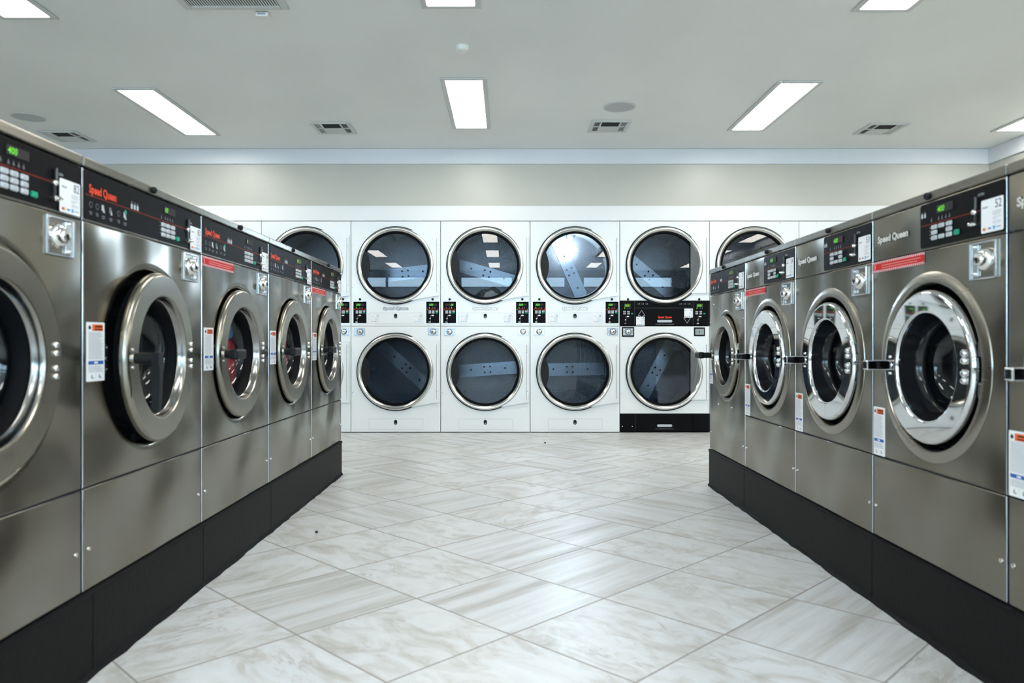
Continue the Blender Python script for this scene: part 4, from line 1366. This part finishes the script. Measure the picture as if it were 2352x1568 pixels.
# ------------------------------------------------------------------ room shell
RX0, RX1, RY0, RY1 = -5.3, 4.66, -5.0, YD + 1.15
struct('floor', MB().box(RX0, RX1, RY0, RY1, -0.1, 0.0, 'floor'))
struct('ceiling', MB().box(RX0, RX1, RY0, RY1, CEIL, CEIL + 0.1, 'ceiling'))
def wb():
    mb = MB()
    mb.box(RX0, RX1, YD + 0.006, YD + 0.10, 2.19, CEIL, 'wall')
    mb.box(RX0, X0 - 4 * WD - 0.004, YD + 0.006, YD + 0.10, 0, 2.19, 'wall')
    mb.box(X0 + 4 * WD + 0.004, RX1, YD + 0.006, YD + 0.10, 0, 2.19, 'wall')
    mb.box(RX0, RX1, RY1, RY1 + 0.1, 0, CEIL, 'wall')
    return mb
struct('wall_back', wb)
struct('wall_left', MB().box(RX0 - 0.1, RX0, RY0, RY1, 0, CEIL, 'wall'))
struct('wall_right', MB().box(RX1, RX1 + 0.1, RY0, RY1, 0, CEIL, 'wall'))
struct('trim_1', MB().bbox(X0 - 4 * WD, X0 + 4 * WD, YD - 0.001, YD + 0.10, 2.0475, 2.191, 0.0015, 'panel_white', 1), 'flat white bulkhead panel above the dryers')
struct('trim_2', MB().bbox(RX0, RX1 - 0.0, YD - 0.012, YD + 0.006, CEIL - 0.146, CEIL - 0.001, 0.003, 'trimpaint', 1), 'pale flat cornice board along the back wall')
struct('trim_3', MB().bbox(RX1 - 0.018, RX1, RY0, YD - 0.012, CEIL - 0.146, CEIL - 0.001, 0.003, 'trimpaint', 1), 'pale flat cornice board along the right wall')
# shop front behind the camera: three tall windows
WIN = [(-4.6, -1.7), (-1.2, 1.5), (2.0, 4.3)]
def wf():
    mb = MB()
    a, b = RY0 - 0.15, RY0
    mb.box(RX0, RX1, a, b, 2.60, CEIL, 'wall')
    mb.box(RX0, RX1, a, b, 2.05, 2.28, 'wall')
    mb.box(RX0, RX1, a, b, 0, 0.95, 'wall')
    xs = [RX0] + [v for w in WIN for v in w] + [RX1]
    for k in range(0, len(xs), 2):
        mb.box(xs[k], xs[k + 1], a, b, 0.95, 2.60, 'wall')
    return mb
struct('wall_front', wf)
for k, (a, b) in enumerate(WIN):
    w = bpy.data.objects.new('window_%d' % (k + 1), None)
    COL.objects.link(w)
    w['kind'] = 'structure'
    w.location = ((a + b) / 2, RY0 - 0.07, 0.95)
    hw, hh = (b - a) / 2, 1.65
    mb = MB()
    for x0, x1, z0, z1 in ((-hw, -hw + 0.05, 0, 1.10), (hw - 0.05, hw, 0, 1.10), (-hw, hw, 0, 0.05), (-hw, hw, 1.05, 1.10), (-0.03, 0.03, 0, 1.10), (-hw, hw, 1.33, 1.37), (-hw, hw, 1.61, hh), (-0.03, 0.03, 1.33, hh)):
        mb.box(x0, x1, -0.03, 0.03, z0, z1, 'window_frame')
    part('window_frame', mb, w)
    part('window_pane', MB().box(-hw, hw, -0.003, 0.003, 0, 1.10, 'window_glass').box(-hw, hw, -0.003, 0.003, 1.33, hh, 'window_glass'), w)

# ------------------------------------------------------------------ ceiling fittings
def ceiling_light(xc, yc, label, L=1.172, Wd=0.262):
    t = thing('ceiling_light', label, 'ceiling light', (xc, yc, CEIL), 0, 'recessed rectangular ceiling lights')
    a, b = Wd / 2, L / 2
    o = 0.034
    def fr():
        mb = MB()
        for x0, x1, y0, y1 in ((-a - o, -a, -b - o, b + o), (a, a + o, -b - o, b + o), (-a, a, -b - o, -b), (-a, a, b, b + o)):
            mb.bbox(x0, x1, y0, y1, -0.010, -0.0005, 0.003, 'ceil_metal', 1)
        return mb
    part('frame', fr, t, 'clf', label='thin off-white frame')
    part('diffuser', lambda: MB().box(-a, a, -b, b, -0.006, -0.0015, 'diffuser'), t, 'cld', label='glowing white panel')
    return t
LXS = (-2.745, -0.31, 2.10, 4.44)
lab = {
    (0, 6.05): 'lit ceiling panel slanting over the left washers, left of the square vent',
    (1, 5.842): 'lit ceiling panel in the middle, beyond the smoke detector',
    (2, 5.90): 'lit ceiling panel over the right washers, between the two right vents',
    (3, 5.935): 'lit ceiling panel cut off at the right edge beside the right wall',
    (0, 3.645): 'lit ceiling panel cut off in the top left corner',
    (1, 3.505): 'lit ceiling panel cut off at the top middle, before the smoke detector',
    (2, 3.547): 'lit ceiling panel cut off at the top right',
    (3, 3.60): 'lit ceiling panel near the right wall, out of view beside the camera',
}
for (i, y), l in lab.items():
    ceiling_light(LXS[i], y, l)
nm = ('far left', 'middle', 'right', 'far right')
rw = {1.07: 'first row', -1.27: 'second row', -3.61: 'third row'}
for y, r in rw.items():
    for i in range(4):
        ceiling_light(LXS[i], y, 'lit ceiling panel behind the camera, %s, %s' % (r, nm[i]))

def vent(xc, yc, label, flip=False, s=0.34):
    t = thing('ceiling_vent', label, 'air vent', (xc, yc, CEIL), PI if flip else 0, 'square ceiling air vents')
    h = s / 2
    def fr():
        mb = MB()
        bd = 0.032
        for x0, x1, y0, y1 in ((-h, -h + bd, -h, h), (h - bd, h, -h, h), (-h + bd, h - bd, -h, -h + bd), (-h + bd, h - bd, h - bd, h)):
            mb.bbox(x0, x1, y0, y1, -0.012, -0.0005, 0.003, 'ceil_metal', 1)
        for x in (-0.082, 0.082):
            mb.box(x - 0.006, x + 0.006, -h + bd, h - bd, -0.010, -0.001, 'ceil_metal')
        mb.box(-h + bd, h - bd, -0.006, 0.006, -0.010, -0.001, 'ceil_metal')
        return mb
    f = part('frame', fr, t, 'vf')
    part('backing', lambda: MB().box(-h + 0.01, h - 0.01, -h + 0.01, h - 0.01, -0.0018, -0.0006, 'void'), t, 'vb', label='dark opening')
    def sl():
        mb = MB()
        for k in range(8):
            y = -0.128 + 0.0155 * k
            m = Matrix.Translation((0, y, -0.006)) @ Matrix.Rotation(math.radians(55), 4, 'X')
            mb.xbox((0.150, 0.0080, 0.0012), m, 'louvre_shade')  # near cell painted dark to stand for the shade between its slats
            y = 0.018 + 0.0155 * k
            m = Matrix.Translation((0, y, -0.006)) @ Matrix.Rotation(math.radians(-32), 4, 'X')
            mb.xbox((0.150, 0.0175, 0.0012), m, 'ceil_metal')
        for sx in (-1, 1):
            for sy in (-1, 1):
                for k in range(4):
                    x = sx * (0.095 + 0.0125 * k)
                    m = Matrix.Translation((x, sy * 0.070, -0.006)) @ Matrix.Rotation(math.radians(35 * sx), 4, 'Y')
                    mb.xbox((0.0058, 0.118, 0.0012), m, 'ceil_metal')
        return mb
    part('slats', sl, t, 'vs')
    return t
vent(-3.98, 6.70, 'square ceiling vent above the nearest left washers, beside a round speaker')
vent(-1.51, 6.44, 'square ceiling vent left of the middle light panel')
vent(0.88, 6.39, 'square ceiling vent with a round speaker just before it, right of middle')
vent(3.265, 6.467, 'square ceiling vent between the right light panel and the right wall')

def speaker_grille(xc, yc, label, r=0.115):
    t = thing('ceiling_speaker', label, 'speaker', (xc, yc, CEIL), 0, 'round ceiling speakers')
    def flat_lathe(prof, mat):
        mb = MB()
        n = 48
        vs = [(rr * math.cos(2 * PI * i / n), rr * math.sin(2 * PI * i / n), z) for rr, z in prof for i in range(n)]
        fs = [(k * n + i, k * n + (i + 1) % n, (k + 1) * n + (i + 1) % n, (k + 1) * n + i) for k in range(len(prof) - 1) for i in range(n)]
        return mb.add(vs, fs, mat)
    part('rim', lambda: flat_lathe([(r + 0.016, -0.0005), (r + 0.015, -0.005), (r, -0.006), (r, -0.001)], 'ceil_metal'), t, 'spr')
    part('mesh_cover', lambda: flat_lathe([(r, -0.004), (r * 0.5, -0.0045), (0.0005, -0.0045)], 'speaker'), t, 'spc', label='grey round mesh')
    return t
speaker_grille(0.89, 5.87, 'round grey ceiling speaker in front of the vent right of middle')
speaker_grille(-3.97, 6.14, 'round grey ceiling speaker above the nearest left washers', 0.12)

def detector():
    t = thing('smoke_detector', 'round white smoke detector on the ceiling before the middle light', 'smoke detector', (-0.287, 4.67, CEIL))
    n = 40
    def lat(prof, mat):
        mb = MB()
        vs = [(rr * math.cos(2 * PI * i / n), rr * math.sin(2 * PI * i / n), z) for rr, z in prof for i in range(n)]
        fs = [(k * n + i, k * n + (i + 1) % n, (k + 1) * n + (i + 1) % n, (k + 1) * n + i) for k in range(len(prof) - 1) for i in range(n)]
        return mb.add(vs, fs, mat)
    part('base', lat([(0.046, -0.0005), (0.046, -0.012), (0.040, -0.026), (0.030, -0.032), (0.018, -0.033)], 'plastic_white'), t)
    part('lens', lat([(0.018, -0.033), (0.012, -0.038), (0.0005, -0.040)], 'ceil_metal'), t)
detector()
mb = MB()
mb.bbox(-0.035, 0.035, -0.030, 0.030, -0.028, -0.0005, 0.005, 'plastic_white', 2)
t = thing('ceiling_sensor', 'small white sensor box on the ceiling behind the large return grille', 'sensor', (-1.385, 4.20, CEIL))
part('case', mb, t)
part('label_window', MB().box(-0.022, 0.022, -0.0312, -0.0300, -0.020, -0.010, 'grey_ink'), t)

t = thing('return_grille', 'large rectangular slatted return air grille at the top left', 'air vent', (-1.505, 3.83, CEIL))
mb = MB()
for x0, x1, y0, y1 in ((-0.29, -0.25, -0.30, 0.30), (0.25, 0.29, -0.30, 0.30), (-0.25, 0.25, 0.26, 0.30), (-0.25, 0.25, -0.30, -0.26)):
    mb.bbox(x0, x1, y0, y1, -0.014, -0.0005, 0.003, 'ceil_metal', 1)
part('frame', mb, t)
part('backing', MB().box(-0.255, 0.255, -0.265, 0.265, -0.003, -0.0006, 'void'), t, label='dark opening')
mb = MB()
for k in range(34):
    x = -0.243 + 0.0147 * k
    mb.xbox((0.0105, 0.52, 0.0015), Matrix.Translation((x, 0, -0.010)) @ Matrix.Rotation(math.radians(12), 4, 'Y'), 'ceil_metal')
part('slats', mb, t)

# ------------------------------------------------------------------ light
w = bpy.data.worlds.new('sky')
scene.world = w
w.use_nodes = True
bg = w.node_tree.nodes['Background']
bg.inputs[0].default_value = (0.56, 0.80, 1.0, 1)
bg.inputs[1].default_value = 14.0
for k, (a, b) in enumerate(WIN):
    la = bpy.data.lights.new('daylight_portal', 'AREA')
    la.shape = 'RECTANGLE'
    la.size, la.size_y = b - a, 1.65
    la.cycles.is_portal = True
    o = bpy.data.objects.new('daylight_portal', la)
    o.location = ((a + b) / 2, RY0 - 0.16, 1.775)
    o.rotation_euler = (math.radians(90), 0, 0)
    COL.objects.link(o)

# ------------------------------------------------------------------ camera
cam = bpy.data.cameras.new('camera')
cam.sensor_fit = 'HORIZONTAL'
cam.sensor_width = 36.0
cam.lens = 36.0 * F / 2352.0
cam.shift_x = (1176 - 1165) / 2352.0
cam.shift_y = (785 - 784) / 2352.0
cam.clip_start = 0.05
cam.dof.use_dof = True
cam.dof.focus_distance = 6.6
cam.dof.aperture_fstop = 3.8
co = bpy.data.objects.new('camera', cam)
co.location = (0, 0, H)
co.rotation_euler = (math.radians(90), 0, 0)
COL.objects.link(co)
scene.camera = co

scene.view_settings.view_transform = 'Standard'
scene.view_settings.look = 'None'
scene.view_settings.exposure = 0.28
scene.cycles.max_bounces = 10
scene.cycles.transparent_max_bounces = 12
scene.cycles.sample_clamp_indirect = 8.0
